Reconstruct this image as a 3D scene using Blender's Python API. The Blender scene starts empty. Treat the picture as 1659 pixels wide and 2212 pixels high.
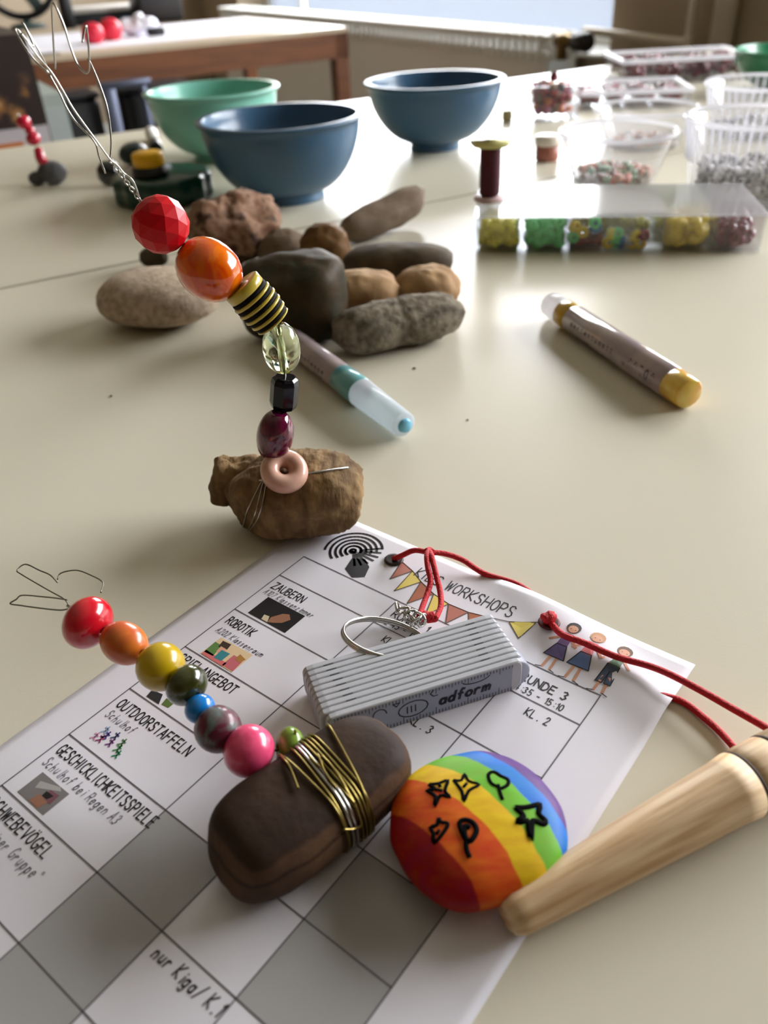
import bpy, math, random
import numpy as np
from mathutils import Vector, Matrix, Euler, noise
from mathutils.bvhtree import BVHTree

# ------------------------------------------------------------------ camera
K = .7048                      # the work sheet is A5
W, H = 1659, 2212
F = 1762.; PITCH = math.radians(34.826); ROLL = math.radians(-3.15); CH = .26116 * K
_f = np.array([0, math.cos(PITCH), -math.sin(PITCH)]); _r = np.array([1., 0, 0]); _u = np.cross(_r, _f)
R = math.cos(ROLL) * _r + math.sin(ROLL) * _u; U = -math.sin(ROLL) * _r + math.cos(ROLL) * _u; FW = _f
C = np.array([0, 0, CH])
scene = bpy.context.scene
col = scene.collection
cam = bpy.data.cameras.new('camera'); camo = bpy.data.objects.new('camera', cam); col.objects.link(camo)
camo.matrix_world = Matrix(((R[0], U[0], -FW[0], C[0]), (R[1], U[1], -FW[1], C[1]), (R[2], U[2], -FW[2], C[2]), (0, 0, 0, 1)))
cam.sensor_fit = 'VERTICAL'; cam.sensor_height = 36; cam.lens = F / H * 36
cam.clip_start = .01; cam.clip_end = 100
cam.dof.use_dof = True; cam.dof.focus_distance = .262; cam.dof.aperture_fstop = cam.lens / 2.3
scene.camera = camo
# ------------------------------------------------------------------ sky, lights, exposure
scene.view_settings.view_transform = 'Standard'; scene.view_settings.look = 'None'
scene.view_settings.gamma = 1; scene.view_settings.use_curve_mapping = False
scene.view_settings.exposure = 0.0
scene.cycles.use_denoising = True
scene.cycles.max_bounces = 10; scene.cycles.transparent_max_bounces = 24
wd = bpy.data.worlds.new('overcast'); scene.world = wd; wd.use_nodes = True
nt = wd.node_tree; bg = nt.nodes['Background']
tc = nt.nodes.new('ShaderNodeTexCoord'); sx = nt.nodes.new('ShaderNodeSeparateXYZ'); rp = nt.nodes.new('ShaderNodeValToRGB')
nt.links.new(tc.outputs['Generated'], sx.inputs[0]); nt.links.new(sx.outputs['Z'], rp.inputs[0]); nt.links.new(rp.outputs[0], bg.inputs[0])
rp.color_ramp.elements[0].position = 0.0; rp.color_ramp.elements[0].color = (.34, .36, .33, 1)
rp.color_ramp.elements[1].position = .08; rp.color_ramp.elements[1].color = (.96, .97, 1.0, 1)
bg.inputs[1].default_value = 24.0
A = math.radians(28)           # direction the table rows run in
UU = np.array([math.cos(A), math.sin(A), 0]); VV = np.array([-math.sin(A), math.cos(A), 0])
def uv(u, v, z=0): return u * UU + v * VV + np.array([0, 0, z])
WU = 1.92                      # window wall
WINS = [(2.05, 5.0, -.12, 1.15), (-.75, 1.25, -.02, 1.55)]
for (v0, v1, z0, z1) in WINS:  # daylight enters through the window openings: portals only guide the sampling
    l = bpy.data.lights.new('window_portal', 'AREA'); l.shape = 'RECTANGLE'; l.size = v1 - v0; l.size_y = z1 - z0
    l.cycles.is_portal = True
    o = bpy.data.objects.new('window_portal', l); col.objects.link(o)
    c = uv(WU + .02, (v0 + v1) / 2, (z0 + z1) / 2)
    o.matrix_world = Matrix(((VV[0], 0, UU[0], c[0]), (VV[1], 0, UU[1], c[1]), (0, 1, 0, c[2]), (0, 0, 0, 1)))

# ------------------------------------------------------------------ pixel helpers (used only to read positions off the photo)
def ray(px, py): return (px - W / 2) / F * R - (py - H / 2) / F * U + FW
def P(px, py, z=0.):
    d = ray(px, py); return C + d * ((z - CH) / d[2])
def at(px, py, Y):
    d = ray(px, py); return C + d * (Y / d[1])
def dep(p): return float((np.array(p) - C) @ FW)

# ------------------------------------------------------------------ materials
def node(nt, t, **k):
    n = nt.nodes.new(t)
    for a, b in k.items(): setattr(n, a, b)
    return n
def srgb(c):
    return tuple((x / 255 / 12.92 if x / 255 <= .04045 else ((x / 255 + .055) / 1.055) ** 2.4) for x in c) + (1,)
MATS = {}
def mat(name, rgb, rough=.5, metal=0., rgb2=None, scale=20., detail=3., bump=0., bscale=None, spec=.5, coat=0., stretch=None,
        trans=0., ior=1.45, lo=.35, hi=.65, sss=0., ramp=None, dist=0.):
    if name in MATS: return MATS[name]
    m = bpy.data.materials.new(name); m.use_nodes = True; nt = m.node_tree; b = nt.nodes['Principled BSDF']
    b.inputs['Base Color'].default_value = srgb(rgb); b.inputs['Roughness'].default_value = rough
    b.inputs['Metallic'].default_value = metal; b.inputs['Specular IOR Level'].default_value = spec
    b.inputs['Coat Weight'].default_value = coat; b.inputs['Coat Roughness'].default_value = .05
    b.inputs['Transmission Weight'].default_value = trans; b.inputs['IOR'].default_value = ior
    if sss: b.inputs['Subsurface Weight'].default_value = sss; b.inputs['Subsurface Radius'].default_value = (.004, .002, .001); b.inputs['Subsurface Scale'].default_value = 1
    tc = node(nt, 'ShaderNodeTexCoord'); src = tc.outputs['Object']
    if stretch:
        mp = node(nt, 'ShaderNodeMapping'); mp.inputs['Scale'].default_value = stretch; nt.links.new(src, mp.inputs[0]); src = mp.outputs[0]
    if rgb2 or ramp:
        n = node(nt, 'ShaderNodeTexNoise'); n.inputs['Scale'].default_value = scale; n.inputs['Detail'].default_value = detail
        n.inputs['Distortion'].default_value = dist
        nt.links.new(src, n.inputs['Vector'])
        r = node(nt, 'ShaderNodeValToRGB'); e = r.color_ramp.elements
        e[0].position = lo; e[1].position = hi; e[0].color = srgb(rgb); e[1].color = srgb(rgb2 or rgb)
        if ramp:
            for p, c in ramp: q = e.new(p); q.color = srgb(c)
        nt.links.new(n.outputs['Fac'], r.inputs[0]); nt.links.new(r.outputs[0], b.inputs['Base Color'])
    if bump:
        n2 = node(nt, 'ShaderNodeTexNoise'); n2.inputs['Scale'].default_value = bscale or scale * 3; n2.inputs['Detail'].default_value = 5
        nt.links.new(src, n2.inputs['Vector'])
        bp = node(nt, 'ShaderNodeBump'); bp.inputs['Strength'].default_value = bump; bp.inputs['Distance'].default_value = .001
        nt.links.new(n2.outputs['Fac'], bp.inputs['Height']); nt.links.new(bp.outputs[0], b.inputs['Normal'])
    MATS[name] = m; return m
def clear(name, rgb=(255, 255, 255), alpha=.12, rough=.05, milk=0.):
    """thin clear plastic or glass: mostly lets light through, reflects by Fresnel, a little milky"""
    if name in MATS: return MATS[name]
    m = bpy.data.materials.new(name); m.use_nodes = True; nt = m.node_tree; nt.nodes.clear()
    out = node(nt, 'ShaderNodeOutputMaterial'); t = node(nt, 'ShaderNodeBsdfTransparent'); g = node(nt, 'ShaderNodeBsdfGlossy')
    t.inputs[0].default_value = srgb(rgb); g.inputs['Roughness'].default_value = rough
    lw = node(nt, 'ShaderNodeLayerWeight'); lw.inputs[0].default_value = .5      # Schlick reflectance, same from both sides
    pw = node(nt, 'ShaderNodeMath', operation='POWER'); nt.links.new(lw.outputs['Facing'], pw.inputs[0]); pw.inputs[1].default_value = 5
    fr = node(nt, 'ShaderNodeMath', operation='MULTIPLY_ADD'); nt.links.new(pw.outputs[0], fr.inputs[0]); fr.inputs[1].default_value = .9; fr.inputs[2].default_value = .045
    mx = node(nt, 'ShaderNodeMixShader'); nt.links.new(fr.outputs[0], mx.inputs[0]); nt.links.new(t.outputs[0], mx.inputs[1]); nt.links.new(g.outputs[0], mx.inputs[2])
    last = mx.outputs[0]
    if milk:
        d = node(nt, 'ShaderNodeBsdfDiffuse'); d.inputs[0].default_value = srgb((235, 235, 240))
        tl = node(nt, 'ShaderNodeBsdfTranslucent'); tl.inputs[0].default_value = srgb((235, 235, 240))
        m1 = node(nt, 'ShaderNodeMixShader'); m1.inputs[0].default_value = .5; nt.links.new(d.outputs[0], m1.inputs[1]); nt.links.new(tl.outputs[0], m1.inputs[2])
        m2 = node(nt, 'ShaderNodeMixShader'); m2.inputs[0].default_value = milk; nt.links.new(last, m2.inputs[1]); nt.links.new(m1.outputs[0], m2.inputs[2]); last = m2.outputs[0]
    nt.links.new(last, out.inputs[0]); MATS[name] = m; return m

# ------------------------------------------------------------------ mesh helpers
class MB:
    def __init__(s): s.v = []; s.f = []; s.mi = []; s.sm = []
    def add(s, v, f, mi=0, smooth=True):
        o = len(s.v); s.v += [tuple(map(float, p)) for p in v]
        for q in f: s.f.append([i + o for i in q]); s.mi.append(mi); s.sm.append(smooth)
        return s
def box(c, d, rz=0., M=None):
    x, y, z = [k / 2 for k in d]; vs = []
    for i in (-x, x):
        for j in (-y, y):
            for k in (-z, z): vs.append((i, j, k))
    ca, sa = math.cos(rz), math.sin(rz)
    vs = [(a * ca - b * sa, a * sa + b * ca, k) for a, b, k in vs]
    vs = [np.array(p) + np.array(c) for p in vs]
    return vs, [(0, 1, 3, 2), (4, 6, 7, 5), (0, 4, 5, 1), (2, 3, 7, 6), (0, 2, 6, 4), (1, 5, 7, 3)]
def bbox(c, d, rz=0., b=.001, seg=2):
    """bevelled box: rounded-rectangle lathe-like stack"""
    x, y, z = [k / 2 for k in d]; b = min(b, x * .99, y * .99, z * .99); prof = []
    for i in range(seg + 1):
        a = math.pi / 2 * i / seg; prof.append((-z + b - b * math.cos(a) if False else -z + b * (1 - math.sin(a)), b * (1 - math.cos(a))))
    prof = [(-z + b * (1 - math.cos(math.pi / 2 * i / seg)), b * (1 - math.sin(math.pi / 2 * i / seg))) for i in range(seg + 1)]
    prof += [(-p, q) for p, q in reversed(prof)]
    vs = []; n = 4 * (seg + 1); ca, sa = math.cos(rz), math.sin(rz)
    for h, ins in prof:
        for (sx, sy, a0) in ((1, 1, 0), (-1, 1, 90), (-1, -1, 180), (1, -1, 270)):
            for i in range(seg + 1):
                a = math.radians(a0 + 90 * i / seg)
                px = sx * (x - b) + math.cos(a) * (b - ins); py = sy * (y - b) + math.sin(a) * (b - ins)
                vs.append(np.array([px * ca - py * sa, px * sa + py * ca, h]) + np.array(c))
    f = []
    for r in range(len(prof) - 1):
        for i in range(n): j = (i + 1) % n; f.append((r * n + i, r * n + j, (r + 1) * n + j, (r + 1) * n + i))
    f.append(tuple(range(n))[::-1]); f.append(tuple((len(prof) - 1) * n + i for i in range(n)))
    return vs, f
def frame_from(axis):
    a = np.array(axis, float); a /= np.linalg.norm(a)
    h = np.array([0, 0, 1.]) if abs(a[2]) < .9 else np.array([1., 0, 0])
    x = np.cross(h, a); x /= np.linalg.norm(x); y = np.cross(a, x); return x, y, a
def lathe(prof, seg=32, o=(0, 0, 0), axis=(0, 0, 1), closed=False, ell=1., capit=True):
    """prof: (radius, height) pairs along the axis"""
    x, y, a = frame_from(axis) if tuple(axis) != (0, 0, 1) else (np.array([1., 0, 0]), np.array([0, 1., 0]), np.array([0, 0, 1.]))
    o = np.array(o, float); vs = []; f = []; n = seg
    for r, h in prof:
        for i in range(n):
            t = 2 * math.pi * i / n; vs.append(o + a * h + x * (r * math.cos(t)) + y * (r * ell * math.sin(t)))
    m = len(prof)
    for k in range(m if closed else m - 1):
        for i in range(n):
            j = (i + 1) % n; k2 = (k + 1) % m; f.append((k * n + i, k * n + j, k2 * n + j, k2 * n + i))
    if not closed and capit:
        if prof[0][0] > 1e-6: f.append(tuple(range(n))[::-1])
        if prof[-1][0] > 1e-6: f.append(tuple((m - 1) * n + i for i in range(n)))
    return vs, f
def smooth_path(pts, n=6):
    pts = [np.array(p, float) for p in pts]
    if len(pts) < 3: return pts
    out = []; q = [2 * pts[0] - pts[1]] + pts + [2 * pts[-1] - pts[-2]]
    for i in range(1, len(q) - 2):
        p0, p1, p2, p3 = q[i - 1:i + 3]
        for k in range(n):
            t = k / n; out.append(.5 * ((2 * p1) + (-p0 + p2) * t + (2 * p0 - 5 * p1 + 4 * p2 - p3) * t * t + (-p0 + 3 * p1 - 3 * p2 + p3) * t ** 3))
    out.append(pts[-1]); return out
def tube(pts, r, sides=8, closed=False, n=6, sm=True):
    if closed:
        pts = [np.array(p, float) for p in pts]; L = len(pts); ext = pts[-3:] + pts + pts[:3]
        sp = smooth_path(ext, n); sp = sp[3 * n:3 * n + L * n] if sm else pts
    else: sp = smooth_path(pts, n) if sm else [np.array(p, float) for p in pts]
    m = len(sp); vs = []; f = []; prev = None
    for i in range(m):
        a = sp[(i + 1) % m if closed else min(i + 1, m - 1)] - sp[i - 1 if closed else max(i - 1, 0)]
        a = a / (np.linalg.norm(a) + 1e-12)
        if prev is None: x, y, _ = frame_from(a)
        else:
            x = prev - a * (prev @ a); x /= np.linalg.norm(x) + 1e-12; y = np.cross(a, x)
        prev = x; rr = r[min(int(i / max(m - 1, 1) * (len(r) - 1) + .5), len(r) - 1)] if isinstance(r, (list, tuple)) else r
        for k in range(sides):
            t = 2 * math.pi * k / sides; vs.append(sp[i] + rr * (math.cos(t) * x + math.sin(t) * y))
    for i in range(m if closed else m - 1):
        for k in range(sides):
            j = (k + 1) % sides; i2 = (i + 1) % m; f.append((i * sides + k, i * sides + j, i2 * sides + j, i2 * sides + k))
    if not closed: f.append(tuple(range(sides))[::-1]); f.append(tuple((m - 1) * sides + k for k in range(sides)))
    return vs, f
def root(name, label, cat, loc=(0, 0, 0), group=None, rz=0.):
    o = bpy.data.objects.new(name, None); col.objects.link(o); o.location = tuple(map(float, loc)); o.rotation_euler = (0, 0, rz)
    o.empty_display_size = .01; o['label'] = label; o['category'] = cat
    if group: o['group'] = group
    return o
def obj(name, mb, mats, parent=None, label=None, cat=None, group=None, kind=None, local=False, loc=None, smooth=True):
    if isinstance(mb, tuple): mb = MB().add(*mb, smooth=smooth)
    off = np.zeros(3)
    if parent is not None and not local:
        p = parent
        while p is not None: off = off + np.array(p.location); p = p.parent
    if loc is not None: off = np.array(loc, float)
    me = bpy.data.meshes.new(name); me.from_pydata([tuple(np.array(p) - off) for p in mb.v], [], mb.f)
    for m in (mats if isinstance(mats, (list, tuple)) else [mats]): me.materials.append(m)
    me.polygons.foreach_set('material_index', mb.mi); me.polygons.foreach_set('use_smooth', mb.sm); me.validate(); me.update()
    o = bpy.data.objects.new(name, me); col.objects.link(o)
    if loc is not None: o.location = tuple(map(float, loc))
    if parent is not None: o.parent = parent
    if label: o['label'] = label
    if cat: o['category'] = cat
    if group: o['group'] = group
    if kind: o['kind'] = kind
    return o
def sharp(o, deg=30):
    me = o.data; me.set_sharp_from_angle(angle=math.radians(deg)); return o
def stone(c, rx, ry, rz, yaw=0., e=2.3, seed=0, amp=.06, freq=2.2, planes=(), nu=48, nv=32, bump=None, pitch=0., roll=0., rough=0.):
    """star-shaped pebble: superellipsoid, cut softly by planes, with noise; sits on z = 0 (or c[2])"""
    vs = []; rot = Euler((roll, pitch, yaw)).to_matrix()
    for i in range(nv + 1):
        th = math.pi * i / nv
        for j in range(nu):
            ph = 2 * math.pi * j / nu
            d = (math.sin(th) * math.cos(ph), math.sin(th) * math.sin(ph), math.cos(th))
            r = (abs(d[0] / rx) ** e + abs(d[1] / ry) ** e + abs(d[2] / rz) ** e) ** (-1 / e)
            for (n, h) in planes:
                k = sum(a * b for a, b in zip(n, d)) / math.sqrt(sum(a * a for a in n))
                if k > 1e-3: q = h / k; r = (r ** -10 + q ** -10) ** (-.1)
            if bump:
                for (n, hh, w) in bump:
                    ln = math.sqrt(sum(a * a for a in n)); k = sum(a * b for a, b in zip(n, d)) / ln
                    r += hh * math.exp(-(1 - k) / w)
            m = max(rx, ry, rz); q = Vector((d[0] * r / m * freq + seed * 7.3, d[1] * r / m * freq, d[2] * r / m * freq))
            r *= 1 + amp * (noise.noise(q) + .5 * noise.noise(q * 2.3)) + rough * noise.noise(q * 6) + rough * .6 * noise.noise(q * 13)
            vs.append(rot @ Vector((d[0] * r, d[1] * r, d[2] * r)))
    zmin = min(v.z for v in vs); base = c[2] if len(c) > 2 else 0.
    vs = [np.array([v.x + c[0], v.y + c[1], max(v.z - zmin, .0) + base]) for v in vs]; f = []
    for i in range(nv):
        for j in range(nu):
            k = (j + 1) % nu; a, b, cc, d = i * nu + j, i * nu + k, (i + 1) * nu + k, (i + 1) * nu + j
            f.append((a, d, cc, b))
    return vs, f
def bvh(vf): return BVHTree.FromPolygons([Vector(p) for p in vf[0]], [list(q) for q in vf[1]])
def hit(tree, px, py):
    d = ray(px, py); d = d / np.linalg.norm(d); h = tree.ray_cast(Vector(C), Vector(d))
    if h[0] is None:
        best = min((tree.find_nearest(Vector(C + d * s)) for s in np.linspace(.12, .40, 57)), key=lambda q: q[3]); h = best
    return np.array(h[0]), np.array(h[1])

# ------------------------------------------------------------------ stroke lettering
def el(cx, cy, rx, ry, a0=0, a1=360, n=10): return [(cx + rx * math.cos(math.radians(a0 + (a1 - a0) * i / n)), cy + ry * math.sin(math.radians(a0 + (a1 - a0) * i / n))) for i in range(n + 1)]
G = {'A': [[(0, 0), (.5, 1), (1, 0)], [(.2, .36), (.8, .36)]], 'B': [[(0, 0), (0, 1), (.6, 1), (.85, .78), (.6, .55), (0, .55)], [(.6, .55), (1, .28), (.65, 0), (0, 0)]],
 'C': [el(.55, .5, .5, .5, 50, 310)], 'D': [[(0, 0), (0, 1), (.5, 1), (.95, .7), (.95, .3), (.5, 0), (0, 0)]], 'E': [[(.9, 0), (0, 0), (0, 1), (.9, 1)], [(0, .52), (.75, .52)]],
 'F': [[(0, 0), (0, 1), (.9, 1)], [(0, .52), (.75, .52)]], 'G': [el(.55, .5, .5, .5, 50, 350) + [(.6, .42)]], 'H': [[(0, 0), (0, 1)], [(1, 0), (1, 1)], [(0, .5), (1, .5)]],
 'I': [[(.2, 0), (.2, 1)]], 'K': [[(0, 0), (0, 1)], [(.95, 1), (0, .45), (.95, 0)]], 'L': [[(0, 1), (0, 0), (.8, 0)]], 'M': [[(0, 0), (.05, 1), (.5, .3), (.95, 1), (1, 0)]],
 'N': [[(0, 0), (0, 1), (1, 0), (1, 1)]], 'O': [el(.5, .5, .5, .5)], 'P': [[(0, 0), (0, 1), (.65, 1), (.95, .75), (.65, .48), (0, .48)]],
 'R': [[(0, 0), (0, 1), (.65, 1), (.9, .75), (.65, .5), (0, .5)], [(.45, .5), (1, 0)]], 'S': [[(.9, .85), (.6, 1), (.2, .95), (.08, .75), (.3, .56), (.75, .44), (.92, .22), (.7, .02), (.3, 0), (.02, .15)]],
 'T': [[(0, 1), (1, 1)], [(.5, 0), (.5, 1)]], 'U': [[(0, 1), (0, .3), (.25, 0), (.75, 0), (1, .3), (1, 1)]], 'V': [[(0, 1), (.5, 0), (1, 1)]], 'W': [[(0, 1), (.25, 0), (.5, .8), (.75, 0), (1, 1)]],
 'Z': [[(0, 1), (1, 1), (0, 0), (1, 0)]], '1': [[(.25, .78), (.55, 1), (.55, 0)]], '2': [[(.1, .8), (.35, 1), (.75, .95), (.85, .7), (.1, 0), (.95, 0)]], '3': [[(.1, .9), (.5, 1), (.85, .78), (.45, .53), (.9, .28), (.5, 0), (.05, .1)]],
 '4': [[(.7, 0), (.7, 1), (0, .3), (1, .3)]], '5': [[(.85, 1), (.2, 1), (.12, .55), (.6, .6), (.9, .3), (.6, 0), (.05, .08)]], '0': [el(.5, .5, .42, .5)], '7': [[(0, 1), (.95, 1), (.35, 0)]], '-': [[(.1, .45), (.8, .45)]],
 ':': [[(.45, .7), (.55, .7)], [(.45, .2), (.55, .2)]], '.': [[(.4, .02), (.55, .02)]], '/': [[(.1, -.1), (.9, 1.05)]], '"': [[(.3, 1), (.3, .8)], [(.6, 1), (.6, .8)]],
 'a': [el(.42, .28, .38, .28), [(.8, .56), (.8, 0)]], 'b': [[(.1, 1), (.1, 0)], el(.45, .28, .35, .28)], 'c': [el(.5, .28, .42, .28, 50, 310)], 'd': [el(.42, .28, .38, .28), [(.8, 1), (.8, 0)]],
 'e': [[(.1, .3), (.85, .3)] + el(.48, .28, .38, .28, 10, 320)[1:]], 'f': [[(.8, .95), (.5, 1), (.38, .8), (.38, 0)], [(.1, .55), (.7, .55)]], 'g': [el(.42, .28, .38, .28), [(.8, .56), (.8, -.2), (.5, -.35), (.1, -.25)]],
 'h': [[(.1, 1), (.1, 0)], [(.1, .4), (.45, .58), (.8, .4), (.8, 0)]], 'i': [[(.45, .55), (.45, 0)], [(.45, .75), (.47, .8)]], 'k': [[(.1, 1), (.1, 0)], [(.7, .55), (.12, .25), (.75, 0)]], 'l': [[(.45, 1), (.45, .1), (.6, 0)]],
 'm': [[(.0, .55), (.0, 0)], [(.0, .4), (.25, .55), (.48, .4), (.48, 0)], [(.48, .4), (.75, .55), (1, .4), (1, 0)]], 'n': [[(.1, .55), (.1, 0)], [(.1, .4), (.45, .57), (.8, .4), (.8, 0)]], 'o': [el(.45, .28, .4, .28)],
 'p': [[(.1, .56), (.1, -.35)], el(.45, .28, .35, .28)], 'r': [[(.1, .55), (.1, 0)], [(.1, .35), (.4, .57), (.7, .5)]], 's': [[(.75, .48), (.4, .57), (.15, .42), (.7, .18), (.45, 0), (.1, .06)]], 't': [[(.4, .9), (.4, .08), (.7, 0)], [(.1, .56), (.75, .56)]],
 'u': [[(.1, .56), (.1, .15), (.4, 0), (.8, .2)], [(.8, .56), (.8, 0)]], 'z': [[(.1, .56), (.8, .56), (.1, 0), (.85, 0)]], 'v': [[(0, .56), (.45, 0), (.85, .56)]]}
G['Ö'] = G['O'] + [[(.25, 1.18), (.3, 1.2)], [(.7, 1.18), (.75, 1.2)]]
def text_lines(s, x, y, cap, adv, w, slant=0., seed=0, jit=0.):
    rnd = random.Random(seed); out = []
    for ch in s:
        ww = w * (.0 if ch == 'I' else 1)
        if ch in G:
            j = rnd.uniform(-jit, jit)
            for pl in G[ch]: out.append([(x + px * w + slant * py * cap, y + (py + j) * cap) for px, py in pl])
        x += adv * (.62 if ch in 'Iil1:.' else (.7 if ch == ' ' else 1))
    return out
def ribbons(lines, wd, fmap, mb=None, closed=False):
    """flat drawn strokes: each segment a thin quad mapped to the surface by fmap(x, y)"""
    mb = mb or MB()
    for pl in lines:
        for (x0, y0), (x1, y1) in zip(pl, pl[1:]):
            L = math.hypot(x1 - x0, y1 - y0)
            if L < 1e-9: continue
            dx, dy = (x1 - x0) / L * wd / 2, (y1 - y0) / L * wd / 2
            x0 -= dx * .6; y0 -= dy * .6; x1 += dx * .6; y1 += dy * .6; n = max(1, int(L / 6.)) if L > 8 else 1
            for k in range(n):
                a = k / n; b = (k + 1) / n
                q = [(x0 + (x1 - x0) * a - dy, y0 + (y1 - y0) * a + dx), (x0 + (x1 - x0) * a + dy, y0 + (y1 - y0) * a - dx), (x0 + (x1 - x0) * b + dy, y0 + (y1 - y0) * b - dx), (x0 + (x1 - x0) * b - dy, y0 + (y1 - y0) * b + dx)]
                mb.add([fmap(*p) for p in q], [(0, 1, 2, 3)], smooth=False)
    return mb
# ================================================================== THE ROOM
M_wall = mat('wall_paint', (176, 160, 138), .85, rgb2=(168, 152, 130), scale=3, bump=.1, bscale=200)
M_wall2 = mat('ochre_wall_paint', (140, 120, 96), .8)
M_white = mat('white_paint', (232, 232, 228), .4)
M_floor = mat('linoleum', (96, 86, 72), .35, rgb2=(104, 94, 80), scale=8)
FZ, CZ = -.72, 2.05; U0, V0, V1 = -3.2, -2.6, 5.6
def ubox(u0, u1, v0, v1, z0, z1):
    return box(uv((u0 + u1) / 2, (v0 + v1) / 2, (z0 + z1) / 2), (u1 - u0, v1 - v0, z1 - z0), A)
def struct(name, parts, m):
    mb = MB()
    for p in parts: mb.add(*p, smooth=False)
    return obj(name, mb, m, kind='structure', loc=np.mean(np.array(mb.v), axis=0))
struct('floor', [ubox(U0, WU + .3, V0, V1, FZ - .1, FZ)], M_floor)
struct('ceiling', [ubox(U0, WU + .3, V0, V1, CZ, CZ + .1)], mat('ceiling_paint', (206, 198, 184), .8))
struct('wall_back', [ubox(U0, WU + .3, V1, V1 + .15, FZ, CZ)], M_wall)
struct('wall_left', [ubox(U0 - .15, U0, V0, V1, FZ, CZ)], M_wall2)
struct('wall_front', [ubox(U0, WU + .3, V0 - .15, V0, FZ, CZ)], M_wall2)
w1, w2 = WINS
WT = WU + .3
struct('wall_right', [ubox(WU, WT, V0, V1, FZ, w1[2]), ubox(WU, WT, V0, V1, w1[3], CZ), ubox(WU, WT, V0, w2[0], w1[2], w1[3]),
                      ubox(WU, WT, w2[1], w1[0], w1[2], w1[3]), ubox(WU, WT, w1[1], V1, w1[2], w1[3])], M_wall)
struct('baseboard_right', [ubox(WU - .015, WU, V0, V1, FZ, FZ + .08)], M_white)
struct('baseboard_back', [ubox(U0, WU - .015, V1 - .015, V1, FZ, FZ + .08)], M_white)
M_glass = clear('window_glass'); M_dim = clear('dimming_film', milk=1.0)  # film is added, no real part: tones down the sky low in the windows
for n in M_dim.node_tree.nodes:
    if n.type == 'BSDF_TRANSLUCENT': n.inputs[0].default_value = (.43, .455, .50, 1)
    if n.type == 'BSDF_DIFFUSE': n.inputs[0].default_value = (.3, .32, .36, 1)
for i, (v0, v1, z0, z1) in enumerate(WINS):
    r = bpy.data.objects.new('window_%d' % (i + 1), None); col.objects.link(r); r.location = tuple(uv(WU + .2, (v0 + v1) / 2, z0)); r['kind'] = 'structure'
    vb = [v0, 4.55, v1] if i == 0 else [v0, (v0 + v1) / 2, v1]; n = len(vb) - 1; mb = MB(); s = .035; uu0, uu1 = WU + .17, WU + .23
    mb.add(*ubox(uu0, uu1, v0, v1, z0, z0 + s), smooth=False); mb.add(*ubox(uu0, uu1, v0, v1, z1 - s, z1), smooth=False)
    for k in range(n + 1):
        vv = vb[k]; a = max(v0, vv - s / 2); b = min(v1, vv + s / 2)
        if k in (0, n): a = v0 if k == 0 else v1 - s; b = v0 + s if k == 0 else v1
        mb.add(*ubox(uu0, uu1, a, b, z0 + s, z1 - s), smooth=False)
    obj('window_frame', mb, M_white, r)
    for k in range(n):
        a = vb[k] + s * .9; b = vb[k + 1] - s * .9
        obj('pane', MB().add(*ubox(WU + .197, WU + .203, a, b, z0 + s, z1 - s), smooth=False), M_glass, r)
        obj('dimming_film', MB().add(*ubox(WU + .190, WU + .192, a, b, z0 + s, z0 + s + .30), smooth=False), M_dim, r)
    obj('window_sill', MB().add(*bbox(uv(WU + .065, (v0 + v1) / 2, z0 + .004), (.20, v1 - v0 - .01, .012), A, .003), smooth=False), M_white, r)

# radiator under the far window
M_rad = mat('radiator_enamel', (226, 226, 222), .3)
rd = root('radiator', 'long white ribbed radiator under the far window', 'radiator', uv(1.83, 3.5, FZ + .12))
zt = -.040; rv0, rv1 = 2.15, 4.9
obj('front_panel', MB().add(*bbox(uv(1.775, (rv0 + rv1) / 2, (zt - .62 + zt) / 2 - .03), (.012, rv1 - rv0, .56), A, .004), smooth=False), M_rad, rd)
obj('back_panel', MB().add(*bbox(uv(1.885, (rv0 + rv1) / 2, (zt - .62 + zt) / 2 - .03), (.012, rv1 - rv0, .56), A, .004), smooth=False), M_rad, rd)
top = MB()
for du in (1.775, 1.885): top.add(*bbox(uv(du, (rv0 + rv1) / 2, zt - .025), (.022, rv1 - rv0, .018), A, .004), smooth=False)
obj('top_rail', top, M_rad, rd)
N = 72; fin = None
for k in range(N):
    vv = rv0 + .03 + (rv1 - rv0 - .06) * k / (N - 1)
    if fin is None:
        fin = obj('fin', MB().add(*[[np.array(p) for p in bbox((0, 0, 0), (.135, .012, .075), A, .003)[0]], bbox((0, 0, 0), (.1, .009, .10), A, .003)[1]], smooth=False), M_rad, rd, local=True); o = fin
    else: o = fin.copy(); col.objects.link(o); o.parent = rd
    o.location = tuple(uv(1.828, vv, zt - .05) - np.array(rd.location))
for vv in (rv0 + .25, rv1 - .25): obj('foot', MB().add(*ubox(1.8, 1.86, vv - .02, vv + .02, FZ, zt - .55), smooth=False), M_rad, rd)
M_brass = mat('old_brass', (120, 100, 60), .35, .8); M_dark = mat('black_plastic', (26, 26, 28), .4)
vl = root('thermostat_valve', 'dark brass thermostat valve at the near end of the radiator', 'valve', uv(1.8, 2.08, zt - .03))
q = uv(1.8, 2.12, zt - .03)
obj('valve_body', MB().add(*lathe([(.012, -.02), (.02, -.018), (.02, .02), (.014, .03), (.014, .06)], 16, q, -VV)), M_brass, vl)
obj('thermostat_head', MB().add(*lathe([(.017, 0), (.026, .005), (.027, .05), (.022, .06)], 20, q + VV * -.055, -VV)), M_dark, vl)
obj('valve_spout', MB().add(*lathe([(.012, 0), (.016, .002), (.016, .05), (.01, .055)], 16, q + np.array([0, 0, -.05]), (0, 0, 1))), M_brass, vl)
pp = [at(1250, 66, 2.66), at(1330, 76, 2.5), at(1478, 92, 2.30), at(1487, 88, 2.28), at(1493, 60, 2.28), at(1500, 0, 2.28)]
pp = []
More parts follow.
